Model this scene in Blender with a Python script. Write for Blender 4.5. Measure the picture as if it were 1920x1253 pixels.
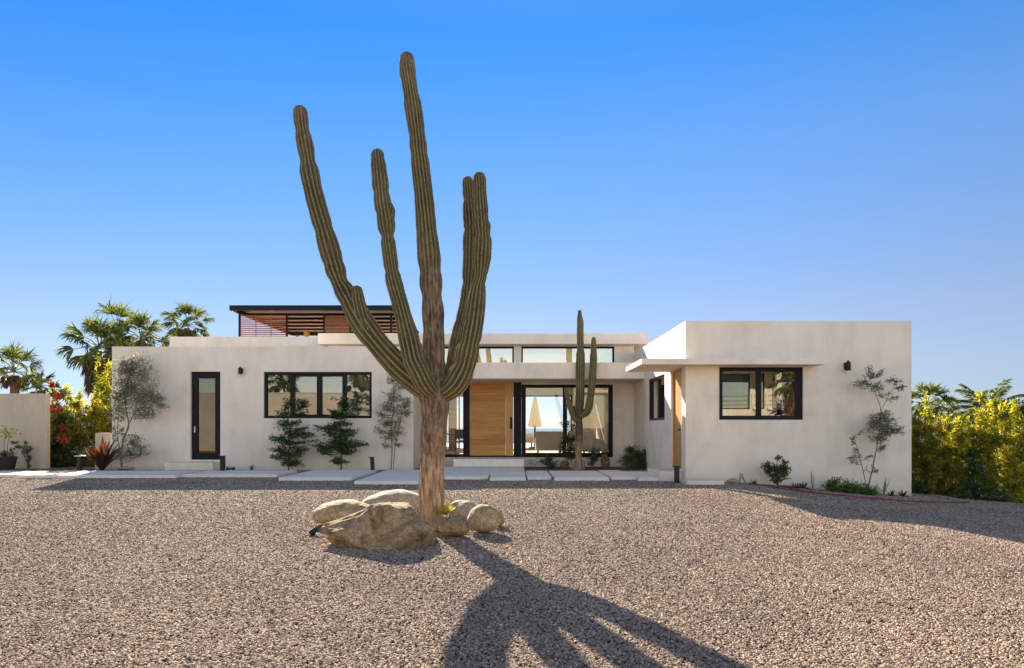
import bpy, bmesh, math, random
import numpy as np
from mathutils import Vector, Matrix, noise

# ------------------------------------------------------------------ camera, light, exposure
for o in list(bpy.data.objects):
    bpy.data.objects.remove(o, do_unlink=True)
scene = bpy.context.scene
COL = scene.collection
F = 1280.0            # focal length in photo pixels
HZ = 803.0            # horizon row in the photo
CX = 960.0
CAMZ = 1.25

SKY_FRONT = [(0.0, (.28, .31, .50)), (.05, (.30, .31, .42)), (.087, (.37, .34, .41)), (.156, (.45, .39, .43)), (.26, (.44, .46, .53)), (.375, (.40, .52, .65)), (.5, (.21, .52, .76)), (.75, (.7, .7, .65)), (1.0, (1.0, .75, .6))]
SKY_BACK = [(0.0, (1.3, 1.07, .92)), (.3, (1.75, 1.36, 1.12)), (1.0, (1.0, .75, .6))]  # warm, bright tint added to the sky behind the camera to light the facade

cam_data = bpy.data.cameras.new('camera')
cam_data.sensor_fit = 'HORIZONTAL'
cam_data.sensor_width = 36.0
cam_data.lens = 36.0 * F / 1920.0
cam_data.shift_y = (HZ - 626.5) / 1920.0
cam_data.clip_start = 0.05
cam_data.clip_end = 20000.0
cam = bpy.data.objects.new('camera', cam_data)
COL.objects.link(cam)
cam.location = (0.0, 0.0, CAMZ)
cam.rotation_euler = (math.radians(90), 0, 0)
scene.camera = cam

SUN_V = Vector((-0.345, 1.0, 0.54)).normalized()      # towards the sun
SUN_EL = math.asin(SUN_V.z)
SUN_ROT = math.atan2(SUN_V.x, SUN_V.y)

world = bpy.data.worlds.new('World')
scene.world = world
world.use_nodes = True
wn, wl = world.node_tree.nodes, world.node_tree.links
wn.clear()
w_out = wn.new('ShaderNodeOutputWorld')
w_bg = wn.new('ShaderNodeBackground')
w_sky = wn.new('ShaderNodeTexSky')
w_sky.sky_type = 'NISHITA'
w_sky.sun_disc = False
w_sky.sun_elevation = SUN_EL
w_sky.sun_rotation = SUN_ROT
w_sky.altitude = 0.0
w_sky.air_density = 1.0
w_sky.dust_density = 0.0
w_sky.ozone_density = 3.0
# sky tint by direction and height: blue ahead, warm boost behind lights the facade
w_tc = wn.new('ShaderNodeTexCoord')
w_sep = wn.new('ShaderNodeSeparateXYZ')
wl.new(w_tc.outputs['Generated'], w_sep.inputs[0])
def w_ramp(src, stops):
    r = wn.new('ShaderNodeValToRGB'); e = r.color_ramp.elements
    while len(e) > 1: e.remove(e[-1])
    e[0].position = stops[0][0]; e[0].color = (*stops[0][1], 1)
    for p, c in stops[1:]:
        x = e.new(p); x.color = (*c, 1)
    wl.new(src, r.inputs[0]); return r.outputs[0]
def w_mix(fac, a, b, mode='MIX'):
    m = wn.new('ShaderNodeMix'); m.data_type = 'RGBA'; m.blend_type = mode
    if isinstance(fac, float): m.inputs[0].default_value = fac
    else: wl.new(fac, m.inputs[0])
    wl.new(a, m.inputs[6]); wl.new(b, m.inputs[7]); return m.outputs[2]
def w_range(src, a, b):
    r = wn.new('ShaderNodeMapRange'); r.inputs[1].default_value = a; r.inputs[2].default_value = b
    wl.new(src, r.inputs[0]); return r.outputs[0]
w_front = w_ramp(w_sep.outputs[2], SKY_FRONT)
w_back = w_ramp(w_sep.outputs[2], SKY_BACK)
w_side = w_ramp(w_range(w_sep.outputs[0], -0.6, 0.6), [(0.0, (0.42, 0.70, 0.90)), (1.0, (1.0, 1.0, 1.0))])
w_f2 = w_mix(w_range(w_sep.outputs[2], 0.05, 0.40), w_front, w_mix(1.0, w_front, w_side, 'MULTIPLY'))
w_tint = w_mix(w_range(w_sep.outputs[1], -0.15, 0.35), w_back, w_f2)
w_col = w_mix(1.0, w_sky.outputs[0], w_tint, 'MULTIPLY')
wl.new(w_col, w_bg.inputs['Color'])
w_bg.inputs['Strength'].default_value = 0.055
wl.new(w_bg.outputs[0], w_out.inputs['Surface'])

sun_data = bpy.data.lights.new('sun', 'SUN')
sun_data.energy = 4.3
sun_data.angle = math.radians(0.5)
sun_data.color = (1.0, 0.85, 0.65)
sun = bpy.data.objects.new('sun', sun_data)
COL.objects.link(sun)
sun.rotation_euler = (-SUN_V).to_track_quat('-Z', 'Y').to_euler()
sun.location = (0, 0, 30)

scene.view_settings.view_transform = 'Standard'
scene.view_settings.look = 'None'
scene.view_settings.gamma = 1.0
scene.view_settings.exposure = 2.3
scene.view_settings.use_curve_mapping = False
scene.cycles.max_bounces = 10
scene.cycles.transparent_max_bounces = 24
scene.cycles.sample_clamp_indirect = 8.0

rng = np.random.default_rng(7)
random.seed(7)

# ------------------------------------------------------------------ helpers
def PX(px, Y): return (px - CX) * Y / F
def PZ(py, Y): return CAMZ + (HZ - py) * Y / F
def P(px, py, Y): return Vector((PX(px, Y), Y, PZ(py, Y)))

def sstep(t):
    t = min(1.0, max(0.0, t))
    return t * t * (3 - 2 * t)

def ground_z(x, y):
    """the yard drops gently towards its right-hand side; behind the house the land falls to the sea"""
    z = -0.080 * max(0.0, x - 5.1) * sstep((y - 1.0) / 9.0)
    z = max(z, -1.1)
    z -= 0.022 * max(0.0, 13.5 - max(y, 2.0))       # and falls a little towards the street
    if y > 44:
        z -= 22.0 * sstep((y - 44) / 50.0)
    return z

def ground_pt(px, py):
    Y = 10.0
    for _ in range(40):
        g = ground_z(PX(px, Y), Y)
        Y = 0.5 * Y + 0.5 * (CAMZ - g) * F / (py - HZ)
    return Vector((PX(px, Y), Y, ground_z(PX(px, Y), Y)))

def tag(o, label=None, cat=None, group=None, kind=None):
    if label: o['label'] = label
    if cat: o['category'] = cat
    if group: o['group'] = group
    if kind: o['kind'] = kind
    return o

def empty(name, loc, label, cat, group=None):
    o = bpy.data.objects.new(name, None)
    COL.objects.link(o)
    o.location = loc
    o.empty_display_size = 0.2
    tag(o, label, cat, group)
    return o

def link_mesh(name, me, mat, parent=None, smooth=False):
    o = bpy.data.objects.new(name, me)
    COL.objects.link(o)
    if mat is not None:
        me.materials.append(mat)
    if smooth and len(me.polygons):
        me.polygons.foreach_set('use_smooth', [True] * len(me.polygons))
    if parent is not None:
        o.parent = parent
        o.matrix_parent_inverse = Matrix.Translation(-world_loc(parent))
    return o

def world_loc(o):
    # meshes are written in world coordinates, so only empties carry an offset
    return Vector(o.location) if o.type == 'EMPTY' else Vector((0, 0, 0))

class MB:
    """collects shapes (world coordinates) and links them as one mesh object"""
    def __init__(self):
        self.v = []; self.f = []
    def quad(self, a, b, c, d):
        n = len(self.v); self.v += [tuple(a), tuple(b), tuple(c), tuple(d)]; self.f.append((n, n+1, n+2, n+3))
    def box(self, x0, x1, y0, y1, z0, z1):
        if x0 > x1: x0, x1 = x1, x0
        if y0 > y1: y0, y1 = y1, y0
        if z0 > z1: z0, z1 = z1, z0
        n = len(self.v)
        self.v += [(x0,y0,z0),(x1,y0,z0),(x1,y1,z0),(x0,y1,z0),(x0,y0,z1),(x1,y0,z1),(x1,y1,z1),(x0,y1,z1)]
        for q in ((0,3,2,1),(4,5,6,7),(0,1,5,4),(1,2,6,5),(2,3,7,6),(3,0,4,7)):
            self.f.append(tuple(n+i for i in q))
        return self
    def obox(self, c, ax, ay, az):
        """oriented box: centre and three half-axis vectors"""
        c, ax, ay, az = map(Vector, (c, ax, ay, az))
        n = len(self.v)
        for s in ((-1,-1,-1),(1,-1,-1),(1,1,-1),(-1,1,-1),(-1,-1,1),(1,-1,1),(1,1,1),(-1,1,1)):
            self.v.append(tuple(c + ax*s[0] + ay*s[1] + az*s[2]))
        for q in ((0,3,2,1),(4,5,6,7),(0,1,5,4),(1,2,6,5),(2,3,7,6),(3,0,4,7)):
            self.f.append(tuple(n+i for i in q))
        return self
    def tube(self, pts, radii, seg=8, cap=True):
        pts = [Vector(p) for p in pts]
        if not hasattr(radii, '__len__'): radii = [radii] * len(pts)
        base = len(self.v)
        ref = None
        for i, p in enumerate(pts):
            t = (pts[min(i+1, len(pts)-1)] - pts[max(i-1, 0)])
            t = t.normalized() if t.length > 1e-9 else Vector((0,0,1))
            if ref is None:
                ref = Vector((1,0,0)) if abs(t.x) < 0.8 else Vector((0,1,0))
            u = (ref - t * ref.dot(t)).normalized(); ref = u
            w = t.cross(u)
            for k in range(seg):
                a = 2*math.pi*k/seg
                self.v.append(tuple(p + (u*math.cos(a) + w*math.sin(a)) * radii[i]))
        for i in range(len(pts)-1):
            for k in range(seg):
                k2 = (k+1) % seg
                self.f.append((base+i*seg+k, base+i*seg+k2, base+(i+1)*seg+k2, base+(i+1)*seg+k))
        if cap:
            self.f.append(tuple(base+k for k in reversed(range(seg))))
            self.f.append(tuple(base+(len(pts)-1)*seg+k for k in range(seg)))
        return self
    def lathe(self, c, prof, seg=24):
        """prof: list of (radius, z) about a vertical axis at c"""
        base = len(self.v); c = Vector(c)
        for r, z in prof:
            for k in range(seg):
                a = 2*math.pi*k/seg
                self.v.append((c.x + r*math.cos(a), c.y + r*math.sin(a), c.z + z))
        for i in range(len(prof)-1):
            for k in range(seg):
                k2 = (k+1) % seg
                self.f.append((base+i*seg+k, base+i*seg+k2, base+(i+1)*seg+k2, base+(i+1)*seg+k))
        self.f.append(tuple(base+k for k in reversed(range(seg))))
        self.f.append(tuple(base+(len(prof)-1)*seg+k for k in range(seg)))
        return self
    def panel(self, axis, pos, th, a0, a1, z0, z1, holes=()):
        """wall standing along x (axis 'x', its front at y=pos) or y (axis 'y', at x=pos); th may be negative;
        holes are (a0, a1, z0, z1) openings with reveals"""
        A = sorted(set([a0, a1] + [h[0] for h in holes] + [h[1] for h in holes]))
        Z = sorted(set([z0, z1] + [h[2] for h in holes] + [h[3] for h in holes]))
        A = [a for a in A if a0 - 1e-9 <= a <= a1 + 1e-9]; Z = [z for z in Z if z0 - 1e-9 <= z <= z1 + 1e-9]
        def solid(i, j):
            if i < 0 or j < 0 or i >= len(A)-1 or j >= len(Z)-1: return False
            ca, cz = (A[i]+A[i+1])/2, (Z[j]+Z[j+1])/2
            return not any(h[0] < ca < h[1] and h[2] < cz < h[3] for h in holes)
        def pt(a, d, z):
            return (a, pos+d, z) if axis == 'x' else (pos+d, a, z)
        for i in range(len(A)-1):
            for j in range(len(Z)-1):
                if not solid(i, j): continue
                l, r, b, t = A[i], A[i+1], Z[j], Z[j+1]
                self.quad(pt(l,0,b), pt(r,0,b), pt(r,0,t), pt(l,0,t))
                self.quad(pt(l,th,b), pt(l,th,t), pt(r,th,t), pt(r,th,b))
                if not solid(i-1, j): self.quad(pt(l,0,b), pt(l,0,t), pt(l,th,t), pt(l,th,b))
                if not solid(i+1, j): self.quad(pt(r,0,b), pt(r,th,b), pt(r,th,t), pt(r,0,t))
                if not solid(i, j-1): self.quad(pt(l,0,b), pt(l,th,b), pt(r,th,b), pt(r,0,b))
                if not solid(i, j+1): self.quad(pt(l,0,t), pt(r,0,t), pt(r,th,t), pt(l,th,t))
        return self
    def build(self, name, mat, parent=None, smooth=False, merge=False, bevel=0.0, seg=2, angle=40):
        me = bpy.data.meshes.new(name)
        me.from_pydata(self.v, [], self.f)
        bm = bmesh.new(); bm.from_mesh(me)
        if merge or bevel:
            bmesh.ops.remove_doubles(bm, verts=bm.verts, dist=1e-5)
        bmesh.ops.recalc_face_normals(bm, faces=bm.faces)
        bm.to_mesh(me); bm.free()
        o = link_mesh(name, me, mat, parent, smooth)
        if smooth:
            try: me.set_sharp_from_angle(angle=math.radians(angle))
            except Exception: pass
        if bevel:
            m = o.modifiers.new('bevel', 'BEVEL'); m.width = bevel; m.segments = seg; m.limit_method = 'ANGLE'
            m.angle_limit = math.radians(40)
        return o

def np_mesh(name, verts, faces, mat, parent=None, smooth=False, attrs=None):
    """verts Nx3, faces MxK (K = 3 or 4)"""
    me = bpy.data.meshes.new(name)
    verts = np.asarray(verts, dtype=np.float32); faces = np.asarray(faces, dtype=np.int32)
    k = faces.shape[1]
    me.vertices.add(len(verts)); me.vertices.foreach_set('co', verts.ravel())
    me.loops.add(faces.size); me.loops.foreach_set('vertex_index', faces.ravel())
    me.polygons.add(len(faces))
    me.polygons.foreach_set('loop_start', np.arange(0, faces.size, k, dtype=np.int32))
    try: me.polygons.foreach_set('loop_total', np.full(len(faces), k, dtype=np.int32))
    except Exception: pass
    me.update(calc_edges=True)
    for an, av in (attrs or {}).items():
        a = me.attributes.new(an, 'FLOAT', 'POINT'); a.data.foreach_set('value', np.asarray(av, dtype=np.float32))
    me.validate()
    return link_mesh(name, me, mat, parent, smooth)

def nrm(a): return a / np.maximum(np.linalg.norm(a, axis=-1, keepdims=True), 1e-9)

def leaf_arrays(pos, d, L, W, twist=None, curl=0.15, seed=0):
    """leaves of six vertices (two quads), folded along the midrib and curling at the tip"""
    r = np.random.default_rng(seed)
    n = len(pos)
    d = nrm(d)
    up = np.tile(np.array([0, 0, 1.0]), (n, 1)) + r.normal(0, 0.55, (n, 3))
    s = nrm(np.cross(d, up)); nn = np.cross(s, d)
    L = np.broadcast_to(L, (n,))[:, None]; W = np.broadcast_to(W, (n,))[:, None]
    b = pos
    m1 = pos + d*L*0.45
    tip = pos + d*L - nn*L*curl
    v = np.stack([b, m1 + s*W*0.5 + nn*W*0.18 + d*L*0.0, tip, m1 - s*W*0.5 + nn*W*0.18], axis=1)
    # quad b-l-tip-r folded: split in two triangles via degenerate quads is avoided; use one quad
    rv = np.repeat(r.random(n), 4)
    f = np.arange(n*4).reshape(n, 4)
    return v.reshape(-1, 3), f, rv

class Foliage:
    def __init__(self, seed=1):
        self.P = []; self.D = []; self.L = []; self.W = []; self.r = np.random.default_rng(seed); self.seed = seed
    def add(self, p, d, L, W):
        self.P.append(np.asarray(p, dtype=float)); self.D.append(np.asarray(d, dtype=float))
        self.L.append(np.broadcast_to(L, (len(p),))); self.W.append(np.broadcast_to(W, (len(p),)))
    def build(self, name, mat, parent, curl=0.15):
        P_ = np.concatenate(self.P); D_ = np.concatenate(self.D); L_ = np.concatenate(self.L); W_ = np.concatenate(self.W)
        v, f, rv = leaf_arrays(P_, D_, L_, W_, curl=curl, seed=self.seed)
        return np_mesh(name, v, f, mat, parent, attrs={'rnd': rv})

def bez(a, b, c, n):
    out = []
    for i in range(n+1):
        t = i/n
        out.append(a*(1-t)**2 + b*2*t*(1-t) + c*t*t)
    return out

def smooth_line(pts, n):
    """Catmull-Rom through pts (arrays of any width), n samples, even in chord length"""
    pts = [np.asarray(p, float) for p in pts]
    ch = [0.0]
    for a, b in zip(pts[:-1], pts[1:]): ch.append(ch[-1] + np.linalg.norm((b-a)[:3]))
    out = []
    for i in range(n):
        s = ch[-1]*i/(n-1)
        k = max(j for j in range(len(ch)-1) if ch[j] <= s + 1e-9)
        t = (s-ch[k])/max(1e-9, ch[k+1]-ch[k])
        p1, p2 = pts[k], pts[k+1]
        p0 = pts[k-1] if k > 0 else 2*p1-p2
        p3 = pts[k+2] if k+2 < len(pts) else 2*p2-p1
        out.append(0.5*((2*p1)+(-p0+p2)*t+(2*p0-5*p1+4*p2-p3)*t*t+(-p0+3*p1-3*p2+p3)*t**3))
    return out

# ------------------------------------------------------------------ materials
def new_mat(name):
    m = bpy.data.materials.new(name); m.use_nodes = True
    nt = m.node_tree; nt.nodes.clear()
    out = nt.nodes.new('ShaderNodeOutputMaterial')
    return m, nt, out

def N(nt, typ, **kw):
    n = nt.nodes.new(typ)
    for k, v in kw.items(): setattr(n, k, v)
    return n

def ramp(nt, fac, stops, interp='LINEAR'):
    r = nt.nodes.new('ShaderNodeValToRGB'); r.color_ramp.interpolation = interp
    e = r.color_ramp.elements
    while len(e) > 1: e.remove(e[-1])
    e[0].position = stops[0][0]; e[0].color = (*stops[0][1], 1)
    for p, c in stops[1:]:
        x = e.new(p); x.color = (*c, 1)
    if fac is not None: nt.links.new(fac, r.inputs[0])
    return r

def noise_node(nt, vec, scale, detail=4, rough=0.55, dist=0.0):
    n = nt.nodes.new('ShaderNodeTexNoise'); n.inputs['Scale'].default_value = scale
    n.inputs['Detail'].default_value = detail; n.inputs['Roughness'].default_value = rough
    n.inputs['Distortion'].default_value = dist
    if vec is not None: nt.links.new(vec, n.inputs['Vector'])
    return n

def mapping(nt, vec, scale=(1,1,1), loc=(0,0,0)):
    m = nt.nodes.new('ShaderNodeMapping'); m.inputs['Scale'].default_value = scale; m.inputs['Location'].default_value = loc
    nt.links.new(vec, m.inputs['Vector']); return m.outputs[0]

def mixc(nt, fac, a, b, mode='MIX'):
    m = nt.nodes.new('ShaderNodeMix'); m.data_type = 'RGBA'; m.blend_type = mode
    if isinstance(fac, float): m.inputs[0].default_value = fac
    else: nt.links.new(fac, m.inputs[0])
    for s, x in ((6, a), (7, b)):
        if isinstance(x, tuple): m.inputs[s].default_value = (*x, 1)
        else: nt.links.new(x, m.inputs[s])
    return m.outputs[2]

def principled(nt, out, rough=0.7, spec=0.3, metal=0.0):
    b = nt.nodes.new('ShaderNodeBsdfPrincipled')
    b.inputs['Roughness'].default_value = rough; b.inputs['Metallic'].default_value = metal
    b.inputs['Specular IOR Level'].default_value = spec
    nt.links.new(b.outputs[0], out.inputs['Surface'])
    return b

def bump(nt, height, bsdf, strength=0.3, dist=0.02):
    b = nt.nodes.new('ShaderNodeBump'); b.inputs['Strength'].default_value = strength; b.inputs['Distance'].default_value = dist
    nt.links.new(height, b.inputs['Height']); nt.links.new(b.outputs[0], bsdf.inputs['Normal'])

def m_simple(name, col, rough=0.6, spec=0.3, metal=0.0, var=0.12, scale=6.0, bmp=0.0):
    m, nt, out = new_mat(name)
    b = principled(nt, out, rough, spec, metal)
    g = N(nt, 'ShaderNodeNewGeometry')
    n = noise_node(nt, g.outputs['Position'], scale, 5)
    lo = tuple(c*(1-var) for c in col); hi = tuple(min(1, c*(1+var)) for c in col)
    r = ramp(nt, n.outputs[0], [(0.3, lo), (0.7, hi)])
    nt.links.new(r.outputs[0], b.inputs['Base Color'])
    if bmp: bump(nt, n.outputs[0], b, bmp)
    return m

def m_plaster(name, col, warm=0.5):
    m, nt, out = new_mat(name)
    b = principled(nt, out, 0.88, 0.15)
    g = N(nt, 'ShaderNodeNewGeometry'); pos = g.outputs['Position']
    n1 = noise_node(nt, pos, 0.9, 6, 0.62, 0.6)
    n2 = noise_node(nt, mapping(nt, pos, (1.6, 1.6, 0.45)), 1.7, 6, 0.65, 0.3)
    n3 = noise_node(nt, pos, 42, 3, 0.6)
    lo = tuple(c*k for c, k in zip(col, (0.90, 0.885, 0.865))); hi = tuple(min(1, c*k) for c, k in zip(col, (1.06, 1.055, 1.045)))
    c1 = ramp(nt, n1.outputs[0], [(0.32, lo), (0.52, col), (0.72, hi)]).outputs[0]
    c2 = ramp(nt, n2.outputs[0], [(0.36, (0.87, 0.86, 0.845)), (0.6, (1, 1, 1))]).outputs[0]
    c = mixc(nt, 0.62, c1, c2, 'MULTIPLY')
    c3 = ramp(nt, n3.outputs[0], [(0.3, (0.95, 0.95, 0.945)), (0.7, (1, 1, 1))]).outputs[0]
    c = mixc(nt, 1.0, c, c3, 'MULTIPLY')
    # earth splashed on the foot of the wall
    sp = N(nt, 'ShaderNodeSeparateXYZ'); nt.links.new(pos, sp.inputs[0])
    nz = noise_node(nt, pos, 1.6, 6, 0.7)
    ad = N(nt, 'ShaderNodeMath', operation='MULTIPLY_ADD'); nt.links.new(nz.outputs[0], ad.inputs[0]); ad.inputs[1].default_value = 0.7
    nt.links.new(sp.outputs[2], ad.inputs[2])
    sm = N(nt, 'ShaderNodeMapRange', interpolation_type='SMOOTHSTEP')
    for i_, v_ in ((1, -0.15), (2, 0.75), (3, 1.0), (4, 0.0)): sm.inputs[i_].default_value = v_
    nt.links.new(ad.outputs[0], sm.inputs[0])
    c = mixc(nt, sm.outputs[0], c, mixc(nt, 0.30, c, (0.40, 0.26, 0.15)))
    nt.links.new(c, b.inputs['Base Color'])
    mx = N(nt, 'ShaderNodeMath', operation='MULTIPLY_ADD'); nt.links.new(n1.outputs[0], mx.inputs[0]); mx.inputs[1].default_value = 1.6
    nt.links.new(n3.outputs[0], mx.inputs[2])
    bump(nt, mx.outputs[0], b, 0.22, 0.02)
    return m

def m_wood(name, dark, light, axis='x', scale=1.0, rough=0.5, planks=0.0, paxis=2):
    m, nt, out = new_mat(name)
    b = principled(nt, out, rough, 0.35)
    g = N(nt, 'ShaderNodeNewGeometry'); pos = g.outputs['Position']
    sc = {'x': (0.7, 9, 11), 'y': (9, 0.7, 11), 'z': (9, 9, 0.7)}[axis]
    vec = mapping(nt, pos, sc)
    plank_c = None
    if planks:
        sp = N(nt, 'ShaderNodeSeparateXYZ'); nt.links.new(pos, sp.inputs[0])
        dv = N(nt, 'ShaderNodeMath', operation='DIVIDE'); nt.links.new(sp.outputs[paxis], dv.inputs[0]); dv.inputs[1].default_value = planks
        fl = N(nt, 'ShaderNodeMath', operation='FLOOR'); nt.links.new(dv.outputs[0], fl.inputs[0])
        wn_ = N(nt, 'ShaderNodeTexWhiteNoise', noise_dimensions='1D'); nt.links.new(fl.outputs[0], wn_.inputs['W'])
        cb = N(nt, 'ShaderNodeVectorMath', operation='SCALE'); nt.links.new(wn_.outputs['Color'], cb.inputs[0]); cb.inputs['Scale'].default_value = 30
        ad = N(nt, 'ShaderNodeVectorMath', operation='ADD'); nt.links.new(vec, ad.inputs[0]); nt.links.new(cb.outputs[0], ad.inputs[1])
        vec = ad.outputs[0]; plank_c = wn_.outputs['Value']
        fr = N(nt, 'ShaderNodeMath', operation='FRACT'); nt.links.new(dv.outputs[0], fr.inputs[0])
    n1 = noise_node(nt, vec, 1.0*scale, 6, 0.6, 1.2)
    n2 = noise_node(nt, vec, 6.0*scale, 4, 0.7, 0.4)
    mid = tuple((a+c)/2 for a, c in zip(dark, light))
    c = ramp(nt, n1.outputs[0], [(0.30, dark), (0.5, mid), (0.68, light)]).outputs[0]
    c2 = ramp(nt, n2.outputs[0], [(0.35, (0.72, 0.68, 0.62)), (0.6, (1, 1, 1))]).outputs[0]
    c = mixc(nt, 0.7, c, c2, 'MULTIPLY')
    if planks:
        pc = ramp(nt, plank_c, [(0, (0.78, 0.75, 0.72)), (1, (1.0, 1.0, 1.0))]).outputs[0]
        c = mixc(nt, 1.0, c, pc, 'MULTIPLY')
        gr = ramp(nt, fr.outputs[0], [(0.0, (0.25, 0.22, 0.2)), (0.03, (1, 1, 1)), (0.97, (1, 1, 1)), (1.0, (0.25, 0.22, 0.2))]).outputs[0]
        c = mixc(nt, 0.75, c, gr, 'MULTIPLY')
    nt.links.new(c, b.inputs['Base Color'])
    bump(nt, n2.outputs[0], b, 0.12, 0.01)
    return m

def m_leaf(name, dark, light, trans=0.45, gloss=0.06, rough=0.45, tcol=None):
    m, nt, out = new_mat(name)
    at = N(nt, 'ShaderNodeAttribute', attribute_name='rnd')
    g = N(nt, 'ShaderNodeNewGeometry')
    n = noise_node(nt, g.outputs['Position'], 2.2, 3)
    ad = N(nt, 'ShaderNodeMath', operation='MULTIPLY_ADD'); nt.links.new(n.outputs[0], ad.inputs[0]); ad.inputs[1].default_value = 0.9
    ml = N(nt, 'ShaderNodeMath', operation='MULTIPLY_ADD'); nt.links.new(at.outputs['Fac'], ml.inputs[0]); ml.inputs[1].default_value = 0.6; ml.inputs[2].default_value = -0.25
    nt.links.new(ml.outputs[0], ad.inputs[2])
    c = ramp(nt, ad.outputs[0], [(0.1, dark), (0.9, light)]).outputs[0]
    di = N(nt, 'ShaderNodeBsdfDiffuse'); nt.links.new(c, di.inputs[0])
    tr = N(nt, 'ShaderNodeBsdfTranslucent')
    if tcol: nt.links.new(mixc(nt, 1.0, c, tcol, 'MULTIPLY'), tr.inputs[0])
    else: nt.links.new(c, tr.inputs[0])
    mx = N(nt, 'ShaderNodeMixShader'); mx.inputs[0].default_value = trans
    nt.links.new(di.outputs[0], mx.inputs[1]); nt.links.new(tr.outputs[0], mx.inputs[2])
    gl = N(nt, 'ShaderNodeBsdfGlossy'); gl.inputs['Roughness'].default_value = rough; gl.inputs[0].default_value = (1, 1, 1, 1)
    m2 = N(nt, 'ShaderNodeMixShader'); m2.inputs[0].default_value = gloss
    nt.links.new(mx.outputs[0], m2.inputs[1]); nt.links.new(gl.outputs[0], m2.inputs[2])
    nt.links.new(m2.outputs[0], out.inputs['Surface'])
    return m

def m_glass(name, refl=0.12, tint=(0.86, 0.9, 0.88), wav=0.0):
    m, nt, out = new_mat(name)
    tr = N(nt, 'ShaderNodeBsdfTransparent'); tr.inputs[0].default_value = (*tint, 1)
    gl = N(nt, 'ShaderNodeBsdfGlossy'); gl.inputs['Roughness'].default_value = 0.004; gl.inputs[0].default_value = (0.95, 0.95, 0.93, 1)
    lw = N(nt, 'ShaderNodeFresnel'); lw.inputs['IOR'].default_value = 1.45
    mr = N(nt, 'ShaderNodeMapRange'); mr.inputs['From Min'].default_value = 0.034; mr.inputs['From Max'].default_value = 1.0
    mr.inputs['To Min'].default_value = refl; mr.inputs['To Max'].default_value = 1.0
    nt.links.new(lw.outputs[0], mr.inputs[0])
    mx = N(nt, 'ShaderNodeMixShader')
    nt.links.new(mr.outputs[0], mx.inputs[0]); nt.links.new(tr.outputs[0], mx.inputs[1]); nt.links.new(gl.outputs[0], mx.inputs[2])
    if wav:
        g = N(nt, 'ShaderNodeNewGeometry'); n = noise_node(nt, g.outputs['Position'], 0.8, 2)
        b = N(nt, 'ShaderNodeBump'); b.inputs['Strength'].default_value = wav; b.inputs['Distance'].default_value = 0.01
        nt.links.new(n.outputs[0], b.inputs['Height']); nt.links.new(b.outputs[0], gl.inputs['Normal'])
    nt.links.new(mx.outputs[0], out.inputs['Surface'])
    return m

def m_stone(name, cols, scale=2.0, bmp=0.6, rough=0.85, spots=True, lo=0.28, span=0.46):
    m, nt, out = new_mat(name)
    b = principled(nt, out, rough, 0.2)
    tc = N(nt, 'ShaderNodeTexCoord'); pos = tc.outputs['Object']
    n1 = noise_node(nt, pos, scale, 8, 0.62, 0.8)
    n2 = noise_node(nt, pos, scale*9, 6, 0.7)
    vo = N(nt, 'ShaderNodeTexVoronoi'); vo.inputs['Scale'].default_value = scale*30; nt.links.new(pos, vo.inputs['Vector'])
    k = len(cols)
    c = ramp(nt, n1.outputs[0], [(lo + span*i/(k-1), cols[i]) for i in range(k)]).outputs[0]
    c2 = ramp(nt, n2.outputs[0], [(0.36, (0.42, 0.39, 0.36)), (0.62, (1.08, 1.08, 1.08))]).outputs[0]
    c = mixc(nt, 0.75 if spots else 0.16, c, c2, 'MULTIPLY')
    if spots:
        n4 = noise_node(nt, pos, 48, 6, 0.75)
        c4 = ramp(nt, n4.outputs[0], [(0.34, (0.5, 0.47, 0.45)), (0.5, (0.95, 0.95, 0.95)), (0.64, (1.2, 1.18, 1.14))]).outputs[0]
        c = mixc(nt, 0.85, c, c4, 'MULTIPLY')
        c3 = ramp(nt, vo.outputs['Distance'], [(0.0, (0.45, 0.42, 0.4)), (0.25, (1, 1, 1))]).outputs[0]
        c = mixc(nt, 0.35, c, c3, 'MULTIPLY')
    nt.links.new(c, b.inputs['Base Color'])
    mx = N(nt, 'ShaderNodeMath', operation='MULTIPLY_ADD'); nt.links.new(n1.outputs[0], mx.inputs[0]); mx.inputs[1].default_value = 2.0
    nt.links.new(n2.outputs[0], mx.inputs[2])
    bump(nt, mx.outputs[0], b, bmp, 0.06)
    return m

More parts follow.
